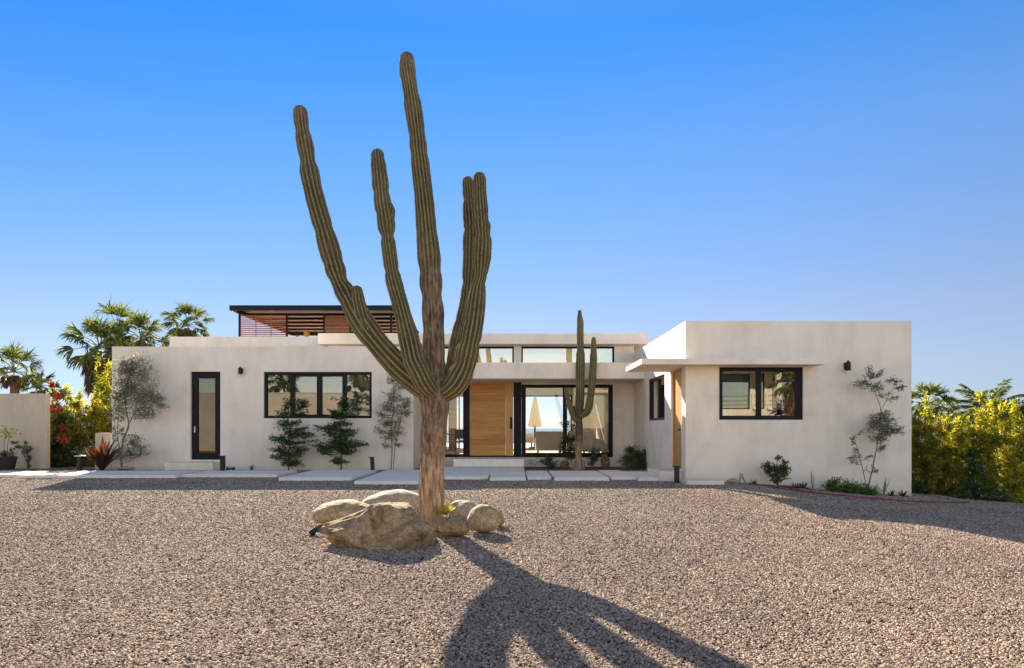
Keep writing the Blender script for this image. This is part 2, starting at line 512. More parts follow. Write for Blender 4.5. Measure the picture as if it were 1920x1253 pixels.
def m_cactus(name, woody_below, green=((0.058, 0.052, 0.024), (0.150, 0.128, 0.050)), brown=((0.065, 0.045, 0.034), (0.30, 0.21, 0.145))):
    """rib: 1 on a ridge, 0 in a groove; bark: 1 where the old stem has turned to cork"""
    m, nt, out = new_mat(name)
    b = principled(nt, out, 0.8, 0.1)
    g = N(nt, 'ShaderNodeNewGeometry'); pos = g.outputs['Position']
    rib = N(nt, 'ShaderNodeAttribute', attribute_name='rib').outputs['Fac']
    bark = N(nt, 'ShaderNodeAttribute', attribute_name='bark').outputs['Fac']
    n1 = noise_node(nt, pos, 2.6, 6, 0.65, 0.4)
    n2 = noise_node(nt, mapping(nt, pos, (14, 14, 3.2)), 1.6, 7, 0.7, 0.5)
    n3 = noise_node(nt, pos, 55, 3, 0.7)
    gc = ramp(nt, n1.outputs[0], [(0.3, green[0]), (0.7, green[1])]).outputs[0]
    # spine cushions along the ridges
    wv = N(nt, 'ShaderNodeMath', operation='MULTIPLY'); nt.links.new(rib, wv.inputs[0])
    sr = ramp(nt, n3.outputs[0], [(0.25, (.55, .55, .55)), (0.5, (1, 1, 1))]).outputs[0]
    nt.links.new(sr, wv.inputs[1])
    rr = ramp(nt, wv.outputs[0], [(0.82, (0, 0, 0)), (0.98, (.85, .85, .85))]).outputs[0]
    gc = mixc(nt, rr, gc, (0.36, 0.30, 0.205))
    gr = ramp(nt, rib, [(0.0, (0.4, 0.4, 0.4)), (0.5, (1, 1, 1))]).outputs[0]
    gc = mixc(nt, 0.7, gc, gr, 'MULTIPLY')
    bc = ramp(nt, n2.outputs[0], [(0.38, brown[0]), (0.50, tuple((x+y)/2 for x, y in zip(*brown))), (0.63, brown[1])]).outputs[0]
    sc = noise_node(nt, pos, 3.4, 6, 0.7)
    bc = mixc(nt, ramp(nt, sc.outputs[0], [(0.58, (0, 0, 0)), (0.70, (0.7, 0.7, 0.7))]).outputs[0], bc, (0.52, 0.32, 0.15))
    # the oldest wood near the ground is bare and golden
    sz = N(nt, 'ShaderNodeSeparateXYZ'); nt.links.new(pos, sz.inputs[0])
    az = N(nt, 'ShaderNodeMath', operation='MULTIPLY_ADD'); nt.links.new(sc.outputs[0], az.inputs[0]); az.inputs[1].default_value = 1.3; nt.links.new(sz.outputs[2], az.inputs[2])
    old = N(nt, 'ShaderNodeMapRange', interpolation_type='SMOOTHSTEP')
    for i_, v_ in ((1, 0.95), (2, 1.95), (3, 0.85), (4, 0.0)): old.inputs[i_].default_value = v_
    nt.links.new(az.outputs[0], old.inputs[0])
    gold = ramp(nt, n2.outputs[0], [(0.36, (0.19, 0.115, 0.06)), (0.50, (0.40, 0.265, 0.15)), (0.63, (0.60, 0.43, 0.265))]).outputs[0]
    bc = mixc(nt, old.outputs[0], bc, gold)
    # ragged change from bark to skin
    ad = N(nt, 'ShaderNodeMath', operation='MULTIPLY_ADD'); nt.links.new(n2.outputs[0], ad.inputs[0]); ad.inputs[1].default_value = 0.9
    sb = N(nt, 'ShaderNodeMath', operation='ADD'); nt.links.new(bark, ad.inputs[2]); nt.links.new(ad.outputs[0], sb.inputs[0]); sb.inputs[1].default_value = -0.45
    fm = ramp(nt, sb.outputs[0], [(0.35, (0, 0, 0)), (0.65, (1, 1, 1))]).outputs[0]
    # old brown scars on the skin
    scar = ramp(nt, noise_node(nt, mapping(nt, pos, (2.0, 2.0, 1.0)), 2.0, 5, 0.7).outputs[0], [(0.56, (0, 0, 0)), (0.68, (0.75, 0.75, 0.75))]).outputs[0]
    gc = mixc(nt, scar, gc, (0.135, 0.088, 0.055))
    pit = ramp(nt, noise_node(nt, mapping(nt, pos, (5, 5, 1.6), (3, 1, 7)), 1.0, 3, 0.6).outputs[0], [(0.68, (0, 0, 0)), (0.74, (0.8, 0.8, 0.8))]).outputs[0]
    gc = mixc(nt, pit, gc, (0.05, 0.03, 0.022))
    c = mixc(nt, fm, gc, bc)
    nt.links.new(c, b.inputs['Base Color'])
    hh = N(nt, 'ShaderNodeMath', operation='ADD'); nt.links.new(n2.outputs[0], hh.inputs[0]); nt.links.new(n3.outputs[0], hh.inputs[1])
    bump(nt, hh.outputs[0], b, 0.55, 0.02)
    return m

M = {}
M['plaster'] = m_plaster('plaster', (0.825, 0.72, 0.61))
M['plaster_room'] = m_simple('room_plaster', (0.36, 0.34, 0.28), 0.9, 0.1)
M['street_plaster'] = m_plaster('street_plaster', (0.38, 0.335, 0.285))
M['beam_matte'] = m_simple('matte_black_beam', (0.012, 0.012, 0.013), 1.0, 0.0)
M['spine'] = m_simple('cactus_spine', (0.30, 0.25, 0.17), 0.6, 0.2)
M['cream_wall'] = m_plaster('boundary_plaster', (0.60, 0.49, 0.37))
M['frame'] = m_simple('black_aluminium', (0.010, 0.010, 0.012), 0.5, 0.15, 0.0, 0.1)
M['black_metal'] = m_simple('black_metal', (0.014, 0.014, 0.015), 0.5, 0.25)
M['charcoal'] = m_simple('charcoal_steel', (0.022, 0.021, 0.023), 0.55, 0.25)
M['glass_window'] = m_glass('window_glass', 0.15, (0.62, 0.66, 0.66), 0.05)
M['glass_door'] = m_glass('door_glass', 0.09, (0.5, 0.53, 0.53), 0.05)
M['glass_entry'] = m_glass('entry_glass', 0.07, (0.92, 0.95, 0.94))
M['glass_high'] = m_glass('clerestory_glass', 0.30, (0.75, 0.78, 0.78))
M['door_wood'] = m_wood('door_planks', (0.44, 0.20, 0.050), (0.69, 0.345, 0.092), 'x', 1.0, 0.45, 0.178)
M['door_stile'] = m_wood('door_stile', (0.50, 0.245, 0.065), (0.71, 0.375, 0.105), 'z', 1.0, 0.45)
M['side_wood'] = m_wood('side_door_wood', (0.34, 0.17, 0.045), (0.55, 0.31, 0.095), 'z', 1.0, 0.45)
M['slat_wood'] = m_wood('slat_wood', (0.17, 0.052, 0.018), (0.38, 0.13, 0.042), 'x', 1.0, 0.55)
M['paver'] = m_stone('cast_paving', [(0.76, 0.67, 0.58), (0.82, 0.73, 0.635), (0.86, 0.775, 0.68)], 0.8, 0.10, 0.85, False)
M['boulder_brown'] = m_stone('brown_boulder_stone', [(0.07, 0.045, 0.03), (0.26, 0.17, 0.10), (0.46, 0.34, 0.21), (0.30, 0.20, 0.12), (0.60, 0.49, 0.34)], 2.0, 0.7, 0.85)
M['boulder_tan'] = m_stone('tan_boulder_stone', [(0.30, 0.20, 0.10), (0.48, 0.36, 0.21), (0.60, 0.50, 0.34)], 2.0, 0.35)
M['boulder_grey'] = m_stone('pale_boulder_stone', [(0.37, 0.31, 0.235), (0.47, 0.405, 0.31), (0.55, 0.49, 0.39)], 2.4, 0.45)
M['rock_rust'] = m_stone('rust_rock', [(0.16, 0.07, 0.03), (0.36, 0.19, 0.09), (0.5, 0.33, 0.2)], 6, 0.6)
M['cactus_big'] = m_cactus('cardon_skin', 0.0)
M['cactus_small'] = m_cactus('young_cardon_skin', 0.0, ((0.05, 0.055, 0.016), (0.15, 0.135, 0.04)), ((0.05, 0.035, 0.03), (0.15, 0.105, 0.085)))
M['olive_leaf'] = m_leaf('olive_leaf', (0.13, 0.135, 0.08), (0.44, 0.45, 0.27), 0.40, 0.05)
M['dark_leaf'] = m_leaf('dark_leaf', (0.022, 0.054, 0.014), (0.11, 0.20, 0.05), 0.38, 0.06)
M['bush_leaf'] = m_leaf('bush_leaf', (0.032, 0.052, 0.017), (0.125, 0.18, 0.055), 0.35, 0.05)
M['fresh_leaf'] = m_leaf('fresh_leaf', (0.05, 0.11, 0.012), (0.17, 0.28, 0.04), 0.4, 0.04)
M['bamboo_leaf'] = m_leaf('bamboo_leaf', (0.31, 0.285, 0.022), (0.68, 0.59, 0.06), 0.63, 0.03, 0.55, (1.35, 1.3, 0.5))
M['bamboo_green'] = m_leaf('bamboo_green_leaf', (0.07, 0.10, 0.018), (0.28, 0.33, 0.04), 0.55, 0.03, 0.55, (1.3, 1.35, 0.5))
M['palm_leaf'] = m_leaf('palm_leaf', (0.045, 0.065, 0.018), (0.17, 0.20, 0.05), 0.42, 0.025, 0.6, (1.3, 1.3, 0.6))
M['palm_dead'] = m_leaf('dead_frond', (0.085, 0.052, 0.028), (0.24, 0.155, 0.085), 0.3, 0.02)
M['bract'] = m_leaf('red_bract', (0.34, 0.03, 0.025), (0.55, 0.11, 0.05), 0.35, 0.02)
M['brom_leaf'] = m_leaf('bromeliad_leaf', (0.032, 0.016, 0.008), (0.115, 0.052, 0.017), 0.38, 0.06, 0.4, (1.5, 0.9, 0.4))
M['straw_leaf'] = m_leaf('dry_blade', (0.4, 0.33, 0.2), (0.6, 0.52, 0.36), 0.4, 0.03)
M['blade_leaf'] = m_leaf('blade_leaf', (0.10, 0.12, 0.03), (0.27, 0.29, 0.10), 0.3, 0.08)
M['agave_leaf'] = m_leaf('agave_leaf', (0.010, 0.014, 0.012), (0.03, 0.04, 0.03), 0.1, 0.08)
M['bark_grey'] = m_simple('grey_bark', (0.17, 0.14, 0.115), 0.9, 0.1, 0, 0.35, 18, 0.4)
M['bark_brown'] = m_simple('brown_bark', (0.13, 0.085, 0.055), 0.9, 0.1, 0, 0.35, 14, 0.5)
M['cane'] = m_wood('cane', (0.20, 0.115, 0.035), (0.48, 0.30, 0.10), 'z', 1.2, 0.6, 0.022, 0)
M['cane_rail'] = m_wood('cane_rail', (0.42, 0.32, 0.19), (0.62, 0.50, 0.33), 'x', 1.0, 0.6)
M['linen'] = m_simple('linen_upholstery', (0.56, 0.50, 0.39), 0.95, 0.05, 0, 0.08, 20, 0.1)
M['canvas'] = m_simple('umbrella_canvas', (0.55, 0.46, 0.32), 0.9, 0.05, 0, 0.1, 8)
M['dark_wood'] = m_wood('dark_wood', (0.03, 0.018, 0.010), (0.10, 0.055, 0.03), 'x')
M['hose'] = m_simple('red_hose', (0.20, 0.04, 0.05), 0.6, 0.3, 0, 0.25, 5)
M['hose_pale'] = m_simple('pale_pipe', (0.55, 0.42, 0.36), 0.5, 0.3)
M['tap_teal'] = m_simple('teal_tap', (0.02, 0.13, 0.14), 0.45, 0.4)
M['brass'] = m_simple('copper_fitting', (0.35, 0.14, 0.06), 0.4, 0.4, 0.8)
M['white_lamp'] = m_simple('white_lamp_glass', (0.75, 0.72, 0.64), 0.35, 0.4)
M['steel'] = m_simple('satin_steel', (0.45, 0.44, 0.42), 0.35, 0.5, 0.9)
M['lamp_amber'] = m_simple('woven_lantern', (0.62, 0.34, 0.07), 0.8, 0.1, 0, 0.3, 30, 0.3)
M['planter'] = m_simple('black_planter', (0.03, 0.028, 0.027), 0.6, 0.3)
M['stone_tile'] = m_stone('interior_floor_stone', [(0.40, 0.34, 0.27), (0.52, 0.45, 0.36)], 1.0, 0.05, 0.5, False)
M['stone_column'] = m_wood('stacked_stone', (0.40, 0.31, 0.20), (0.60, 0.48, 0.33), 'x', 0.8, 0.85, 0.11)
M['white_render'] = m_plaster('white_render', (0.74, 0.66, 0.52))
M['curtain'] = m_simple('grey_blind', (0.30, 0.31, 0.34), 0.9, 0.1)

# ================================================================== SETTING
def grid_sheet(xs, ys, zf):
    X, Y = np.meshgrid(xs, ys)
    Z = np.array([[zf(x, y) for x in xs] for y in ys])
    v = np.stack([X, Y, Z], -1).reshape(-1, 3)
    nx, ny = len(xs), len(ys)
    idx = np.arange(nx*ny).reshape(ny, nx)
    f = np.stack([idx[:-1, :-1], idx[:-1, 1:], idx[1:, 1:], idx[1:, :-1]], -1).reshape(-1, 4)
    return v, f

# --- ground: one sheet, gravel in the yard, dry earth beyond
def m_ground():
    m, nt, out = new_mat('gravel_ground')
    b = principled(nt, out, 0.9, 0.15)
    g = N(nt, 'ShaderNodeNewGeometry'); pos = g.outputs['Position']
    nz = noise_node(nt, pos, 9, 3)
    vo = N(nt, 'ShaderNodeTexVoronoi'); vo.inputs['Scale'].default_value = 26
    mv = mixc(nt, 0.03, pos, nz.outputs['Color']); nt.links.new(mv, vo.inputs['Vector'])
    sp = N(nt, 'ShaderNodeSeparateColor'); nt.links.new(vo.outputs['Color'], sp.inputs[0])
    c = ramp(nt, sp.outputs[0], [(0.0, (0.07, 0.055, 0.048)), (0.3, (0.19, 0.145, 0.12)), (0.65, (0.29, 0.225, 0.18)), (1.0, (0.42, 0.35, 0.28))]).outputs[0]
    e = ramp(nt, vo.outputs['Distance'], [(0.25, (1, 1, 1)), (0.75, (0.30, 0.28, 0.27))]).outputs[0]
    c = mixc(nt, 0.9, c, e, 'MULTIPLY')
    big = noise_node(nt, pos, 0.35, 5, 0.6)
    c = mixc(nt, 1.0, c, ramp(nt, big.outputs[0], [(0.3, (0.84, 0.82, 0.80)), (0.7, (1, 1, 1))]).outputs[0], 'MULTIPLY')
    nt.links.new(c, b.inputs['Base Color'])
    iv = N(nt, 'ShaderNodeMath', operation='SUBTRACT'); iv.inputs[0].default_value = 1.0; nt.links.new(vo.outputs['Distance'], iv.inputs[1])
    bump(nt, iv.outputs[0], b, 0.9, 0.03)
    return m
M['ground'] = m_ground()
xs = [-4000, -1500, -500, -200, -90, -50, -32, -24] + list(np.arange(-20, 20.1, 1.0)) + [24, 32, 50, 90, 200, 500, 1500, 4000]
ys = [-4000, -1500, -500, -150, -60, -30, -20, -12, -8] + list(np.arange(-5, 24.1, 1.0)) + [27, 31, 36, 40, 44, 48, 52, 56, 62, 70, 80, 94, 120]
v, f = grid_sheet(xs, ys, ground_z)
v[:, 2] -= 0.012
tag(np_mesh('ground', v, f, M['ground'], smooth=True), kind='structure')

# --- sea beyond the land
m, nt, out = new_mat('sea_water')
b = principled(nt, out, 0.12, 0.5)
b.inputs['Base Color'].default_value = (0.02, 0.075, 0.12, 1)
g = N(nt, 'ShaderNodeNewGeometry')
n = noise_node(nt, mapping(nt, g.outputs['Position'], (0.12, 0.3, 1)), 1.0, 6, 0.6)
bump(nt, n.outputs[0], b, 0.6, 1.0)
mb = MB(); mb.quad((-15000, 60, -12), (15000, 60, -12), (15000, 16000, -12), (-15000, 16000, -12))
tag(mb.build('sea', m), kind='structure')

# --- loose gravel: real stones scattered over the visible yard
def m_gravel():
    m, nt, out = new_mat('gravel_stone')
    b = principled(nt, out, 0.85, 0.2)
    oi = N(nt, 'ShaderNodeObjectInfo')
    g = N(nt, 'ShaderNodeNewGeometry')
    c = ramp(nt, oi.outputs['Random'], [(0.0, (0.075, 0.058, 0.050)), (0.14, (0.18, 0.132, 0.110)), (0.35, (0.275, 0.203, 0.167)),
                                        (0.58, (0.335, 0.258, 0.212)), (0.78, (0.405, 0.312, 0.225)), (0.92, (0.45, 0.365, 0.28)), (1.0, (0.58, 0.50, 0.41))]).outputs[0]
    big = noise_node(nt, g.outputs['Position'], 0.5, 5, 0.6)
    c = mixc(nt, 1.0, c, ramp(nt, big.outputs[0], [(0.3, (0.78, 0.76, 0.77)), (0.7, (1.10, 1.07, 1.02))]).outputs[0], 'MULTIPLY')
    fine = noise_node(nt, g.outputs['Position'], 120, 3, 0.7)
    c = mixc(nt, 0.5, c, ramp(nt, fine.outputs[0], [(0.3, (0.75, 0.74, 0.72)), (0.65, (1, 1, 1))]).outputs[0], 'MULTIPLY')
    nt.links.new(c, b.inputs['Base Color'])
    return m
M['gravel'] = m_gravel()
ys = list(np.arange(2.2, 20.6, 0.4))
xs = list(np.arange(-19.5, 19.6, 0.5))
v, f = grid_sheet(xs, ys, ground_z)
cen = v[f].mean(axis=1)
vis = (np.abs(cen[:, 0]) < cen[:, 1]*0.84 + 1.6)
# keep clear of the house itself
inside = ((cen[:, 0] > 4.1) & (cen[:, 0] < 9.1) & (cen[:, 1] > 15.8)) | ((cen[:, 0] < 3.9) & (cen[:, 0] > -12.0) & (cen[:, 1] > 20.6))
f = f[vis & ~inside]
yy = v[:, 1]
dens = np.interp(yy, [2, 4, 6, 9, 13, 17, 21], [7400, 6500, 4500, 2700, 1800, 1350, 1150])
size = np.interp(yy, [2, 5, 9, 13, 21], [0.0076, 0.0083, 0.0108, 0.0140, 0.0168])
gravel = np_mesh('gravel', v, f, M['ground'], attrs={'dens': dens, 'size': size})
tag(gravel, kind='stuff', label='loose grey and tan gravel covering the whole front yard', cat='gravel')
ng = bpy.data.node_groups.new('scatter_gravel', 'GeometryNodeTree')
ng.interface.new_socket(name='Geometry', in_out='INPUT', socket_type='NodeSocketGeometry')
ng.interface.new_socket(name='Geometry', in_out='OUTPUT', socket_type='NodeSocketGeometry')
gn, gl_ = ng.nodes, ng.links
gi = gn.new('NodeGroupInput'); go = gn.new('NodeGroupOutput')
ad = gn.new('GeometryNodeInputNamedAttribute'); ad.data_type = 'FLOAT'; ad.inputs['Name'].default_value = 'dens'
dp = gn.new('GeometryNodeDistributePointsOnFaces'); dp.distribute_method = 'RANDOM'
gl_.new(gi.outputs[0], dp.inputs['Mesh']); gl_.new(ad.outputs[0], dp.inputs['Density'])
dp.inputs['Seed'].default_value = 3
as_ = gn.new('GeometryNodeInputNamedAttribute'); as_.data_type = 'FLOAT'; as_.inputs['Name'].default_value = 'size'
jn = gn.new('GeometryNodeJoinGeometry')
for k in range(4):
    ico = gn.new('GeometryNodeMeshIcoSphere'); ico.inputs['Radius'].default_value = 1.0; ico.inputs['Subdivisions'].default_value = 2
    nz = gn.new('ShaderNodeTexNoise'); nz.inputs['Scale'].default_value = 0.75; nz.inputs['Detail'].default_value = 2.0
    ps = gn.new('GeometryNodeInputPosition')
    of = gn.new('ShaderNodeVectorMath'); of.operation = 'ADD'; of.inputs[1].default_value = (k*7.3, k*3.1, k*5.7)
    gl_.new(ps.outputs[0], of.inputs[0]); gl_.new(of.outputs[0], nz.inputs['Vector'])
    sb = gn.new('ShaderNodeVectorMath'); sb.operation = 'SUBTRACT'; sb.inputs[1].default_value = (0.5, 0.5, 0.5)
    gl_.new(nz.outputs['Color'], sb.inputs[0])
    sc = gn.new('ShaderNodeVectorMath'); sc.operation = 'SCALE'; sc.inputs['Scale'].default_value = 1.5
    gl_.new(sb.outputs[0], sc.inputs[0])
    sp = gn.new('GeometryNodeSetPosition'); gl_.new(ico.outputs[0], sp.inputs['Geometry']); gl_.new(sc.outputs[0], sp.inputs['Offset'])
    tr = gn.new('GeometryNodeTransform'); tr.inputs['Scale'].default_value = ((1.25, 0.85, 0.6), (1.0, 1.0, 0.7), (1.5, 0.75, 0.55), (1.1, 0.8, 0.8))[k]
    gl_.new(sp.outputs[0], tr.inputs['Geometry'])
    sm = gn.new('GeometryNodeSetMaterial'); sm.inputs['Material'].default_value = M['gravel']
    gl_.new(tr.outputs[0], sm.inputs['Geometry'])
    gti = gn.new('GeometryNodeGeometryToInstance'); gl_.new(sm.outputs[0], gti.inputs[0]); gl_.new(gti.outputs[0], jn.inputs[0])
iop = gn.new('GeometryNodeInstanceOnPoints'); iop.inputs['Pick Instance'].default_value = True
gl_.new(dp.outputs['Points'], iop.inputs['Points']); gl_.new(jn.outputs[0], iop.inputs['Instance'])
ri = gn.new('FunctionNodeRandomValue'); ri.data_type = 'INT'; ri.inputs[4].default_value = 0; ri.inputs[5].default_value = 3; ri.inputs['Seed'].default_value = 11
gl_.new(ri.outputs[2], iop.inputs['Instance Index'])
rr_ = gn.new('FunctionNodeRandomValue'); rr_.data_type = 'FLOAT_VECTOR'; rr_.inputs[0].default_value = (-0.5, -0.5, 0); rr_.inputs[1].default_value = (0.5, 0.5, 6.283)
gl_.new(rr_.outputs[0], iop.inputs['Rotation'])
rs = gn.new('FunctionNodeRandomValue'); rs.data_type = 'FLOAT'; rs.inputs[2].default_value = 0.55; rs.inputs[3].default_value = 1.5; rs.inputs['Seed'].default_value = 5
mu = gn.new('ShaderNodeMath'); mu.operation = 'MULTIPLY'
gl_.new(as_.outputs[0], mu.inputs[0]); gl_.new(rs.outputs[1], mu.inputs[1])
# the size field belongs to the sheet, so carry it to the points
cp = gn.new('GeometryNodeCaptureAttribute') if False else None
gl_.new(mu.outputs[0], iop.inputs['Scale'])
gl_.new(iop.outputs[0], go.inputs[0])
md = gravel.modifiers.new('stones', 'NODES'); md.node_group = ng

# ================================================================== HOUSE
house = empty('villa', (-1.4, 20.5, 0), 'low white stucco villa with flat roofs, black windows and a wooden front door', 'house')
YL, YE, YR = 20.5, 22.3, 15.7
XL0, XL1 = PX(210, YL), PX(775, YL)
ZL = PZ(650, YL)
XR0, XR1 = 3.99, PX(1709, YR)
ZR = PZ(602, YR)
FLOOR = 0.30

def hole(px0, px1, py0, py1, Y): return (PX(px0, Y), PX(px1, Y), PZ(py1, Y), PZ(py0, Y))

# left wing
h_door = (PX(357, YL), PX(413, YL), 0.30, PZ(697, YL))
h_win = hole(494.5, 697, 697.5, 784.5, YL)
mb = MB()
mb.panel('x', YL, 0.2, XL0, XL1, -0.4, ZL, [h_door, h_win])
mb.panel('y', XL0, 0.2, YL+0.2, 29.0, -0.4, ZL)
mb.panel('y', XL1, -0.2, YL+0.2, YE, -0.4, ZL)
mb.panel('x', 29.0, -0.2, XL0+0.2, -6.0, -0.4, ZL)
mb.build('wing_wall', M['plaster'], house)
mb = MB(); mb.box(XL0+0.2, XL1-0.2, YL+0.2, YE, 3.30, 3.52); mb.box(XL0+0.2, -6.0, YE, 28.8, 3.30, 3.52)
mb.build('roof_deck', M['plaster'], house)
mb = MB(); mb.box(XL0+0.2, XL1-0.2, YL+0.2, YE, 0.1, FLOOR-0.006); mb.box(XL0+0.2, -6.2, YE, 28.8, 0.1, FLOOR-0.006)
mb.box(-6.2, 3.3, YE+0.2, 29.0, 0.1, FLOOR); mb.box(XR0+0.2, XR1-0.2, YR+0.2, 23.8, 0.1, FLOOR-0.003)
mb.build('interior_floor', M['stone_tile'], house)
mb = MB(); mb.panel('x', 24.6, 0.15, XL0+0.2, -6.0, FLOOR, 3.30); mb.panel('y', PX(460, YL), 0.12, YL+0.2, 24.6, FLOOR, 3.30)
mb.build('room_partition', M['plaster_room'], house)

# terrace parapet on the left wing's roof
YT = 24.0
mb = MB()
ZT = PZ(631.5, YT)
mb.panel('x', YT, 0.2, PX(318, YT), -5.9, 3.52, ZT)
mb.panel('y', PX(318, YT), 0.2, YT+0.2, 29.0, 3.52, ZT)
mb.build('parapet', M['plaster'], house)

# central volume: entry wall with clerestory
zc0, zc1 = 3.235, PZ(649.5, YE)
h_side = hole(828, 872, 719, 856, YE); h_side = (h_side[0], h_side[1], 0.30, h_side[3])
h_entry = (PX(872, YE), PX(975, YE), 0.30, PZ(712.5, YE))
h_big = (PX(975, YE), PX(1149, YE), 0.30, PZ(721.5, YE))
h_c1 = (PX(762, YE), PX(963.5, YE), zc0, zc1)
h_c2 = (PX(977.5, YE), PX(1152, YE), zc0, zc1)
mb = MB()
mb.panel('x', YE, 0.2, -6.0, XR0, -0.2, 3.945, [h_side, h_entry, h_big, h_c1, h_c2])
mb.build('entry_wall', M['plaster'], house)
mb = MB(); mb.box(PX(596, 21.9), PX(1216.5, 21.9), 21.9, 30.2, 3.948, PZ(625, 21.9))
mb.build('upper_roof_slab', M['plaster'], house, bevel=0.015)
mb = MB(); mb.box(XL1+0.002, XR0-0.002, YL, YE-0.003, PZ(710, YL), PZ(680, YL))
mb.build('entry_canopy', M['plaster'], house)
# rear of the great room, open to the sea terrace
mb = MB()
zr1 = PZ(741, 29.0)
mb.panel('x', 29.0, 0.2, -6.0, 3.3, -0.2, 3.945, [(-4.4, 2.55, FLOOR, zr1), (-5.2, 2.6, 3.24, 3.90)])
mb.panel('y', -6.0, -0.2, YE+0.2, 29.2, -0.2, 3.945)
mb.panel('y', 3.3, 0.15, YE+0.2, 29.2, -0.2, 3.945)
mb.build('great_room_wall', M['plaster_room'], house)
mb = MB(); mb.box(-2.62, -2.30, 28.2, 28.55, FLOOR+0.003, 3.9); mb.build('stone_column', M['stone_column'], house)
# rear sliding doors: frames only and thin glass
mb = MB()
for x in (-4.4, -2.28, 0.0-0.03, PX(1061, 29.0), 2.49):
    mb.box(x, x+0.06, 29.05, 29.12, FLOOR+0.05, zr1-0.07)
mb.box(-4.4, 2.55, 29.05, 29.12, zr1-0.07, zr1); mb.box(-4.4, 2.55, 29.05, 29.12, FLOOR, FLOOR+0.05)
rd = mb.build('rear_door', M['frame'], house)
mb = MB(); mb.quad((-4.34, 29.08, FLOOR+0.05), (-0.03, 29.08, FLOOR+0.05), (-0.03, 29.08, zr1-0.07), (-4.34, 29.08, zr1-0.07))
mb.build('glass', M['glass_entry'], rd)

# right wing
h_rw = hole(1348.5, 1506, 688.5, 787.5, YR)
h_sd = (1280/79.6, 1280/74.7, 0.28, 2.69)
h_sw = (1280/71.7, 1280/63.9, 1.465, 2.67)
mb = MB()
mb.panel('x', YR, 0.2, XR0, XR1, -1.2, ZR, [h_rw])
mb.panel('y', XR0, 0.2, YR+0.2, 24.0, -0.6, ZR, [h_sd, h_sw])
mb.panel('y', XR1, -0.2, YR+0.2, 24.0, -1.2, ZR)
mb.panel('x', 24.0, -0.2, XR0+0.2, XR1-0.2, -0.6, ZR)
mb.build('wing_wall', M['plaster'], house)
mb = MB(); mb.box(XR0+0.2, XR1-0.2, YR+0.2, 23.8, 3.25, 3.45); mb.build('roof_deck', M['plaster'], house)
mb = MB(); mb.panel('x', 19.2, 0.12, XR0+0.2, XR1-0.2, FLOOR, 3.25); mb.build('room_partition', M['plaster_room'], house)
# thin canopy wrapping the corner
YC = 15.18
zc_t, zc_b = PZ(672.5, YC), PZ(683.5, YC)
cx0, cx1 = PX(1203, YC), PX(1548, YC)
mb = MB(); z0, z1 = zc_b, zc_t
pts = [(cx0, YC), (cx1, YC), (cx1, YR-0.002), (XR0-0.002, YR-0.002), (XR0-0.002, 17.3), (cx0, 17.3)]
n0 = len(mb.v); mb.v += [(x, y, z0) for x, y in pts] + [(x, y, z1) for x, y in pts]
mb.f += [(0, 5, 4, 3), (0, 3, 2, 1), (6, 9, 10, 11), (6, 7, 8, 9)] + [(i, (i+1) % 6, 6+(i+1) % 6, 6+i) for i in range(6)]
mb.build('corner_canopy', M['plaster'], house, merge=True, bevel=0.008)

def frame_x(mb, x0, x1, z0, z1, y, d, w, wt=None, wb=None):
    """rectangular frame facing -y"""
    wt = wt or w; wb = wb or w
    mb.box(x0, x0+w, y, y+d, z0, z1); mb.box(x1-w, x1, y, y+d, z0, z1)
    mb.box(x0+w, x1-w, y, y+d, z1-wt, z1); mb.box(x0+w, x1-w, y, y+d, z0, z0+wb)

def pane(name, x0, x1, z0, z1, y, mat, parent, tilt=0.0):
    mb = MB(); mb.quad((x0, y+tilt, z0), (x1, y-tilt, z0), (x1, y-tilt, z1), (x0, y+tilt, z1))
    return mb.build(name, mat, parent)

# glazed door of the left wing
d0, d1, dz0, dz1 = h_door
mb = MB(); frame_x(mb, d0+0.006, d1-0.006, dz0, dz1-0.004, YL+0.09, 0.09, 0.05)
dr = mb.build('glazed_door', M['frame'], house)
mb = MB(); frame_x(mb, d0+0.058, d1-0.058, dz0+0.03, dz1-0.058, YL+0.075, 0.06, 0.13, 0.14, 0.17); mb.build('door_leaf', M['frame'], dr)
pane('pane', d0+0.17, d1-0.17, dz0+0.18, dz1-0.18, YL+0.115, M['glass_door'], dr, 0.002)
mb = MB(); mb.tube([(d0+0.10, YL+0.075, 1.22), (d0+0.10, YL+0.02, 1.22), (d0+0.20, YL+0.015, 1.22)], 0.011, 8)
mb.box(d0+0.085, d0+0.115, YL+0.062, YL+0.074, 1.12, 1.30); mb.build('handle', M['steel'], dr)
mb = MB(); mb.box(PX(322, YL), PX(411, YL), YL-0.45, YL-0.003, -0.05, 0.235); mb.build('door_step', M['plaster'], house, bevel=0.012)
mb = MB(); mb.box(d0-0.03, d1+0.02, YL-0.05, YL+0.085, 0.262, 0.294); mb.build('door_sill', M['paver'], house)

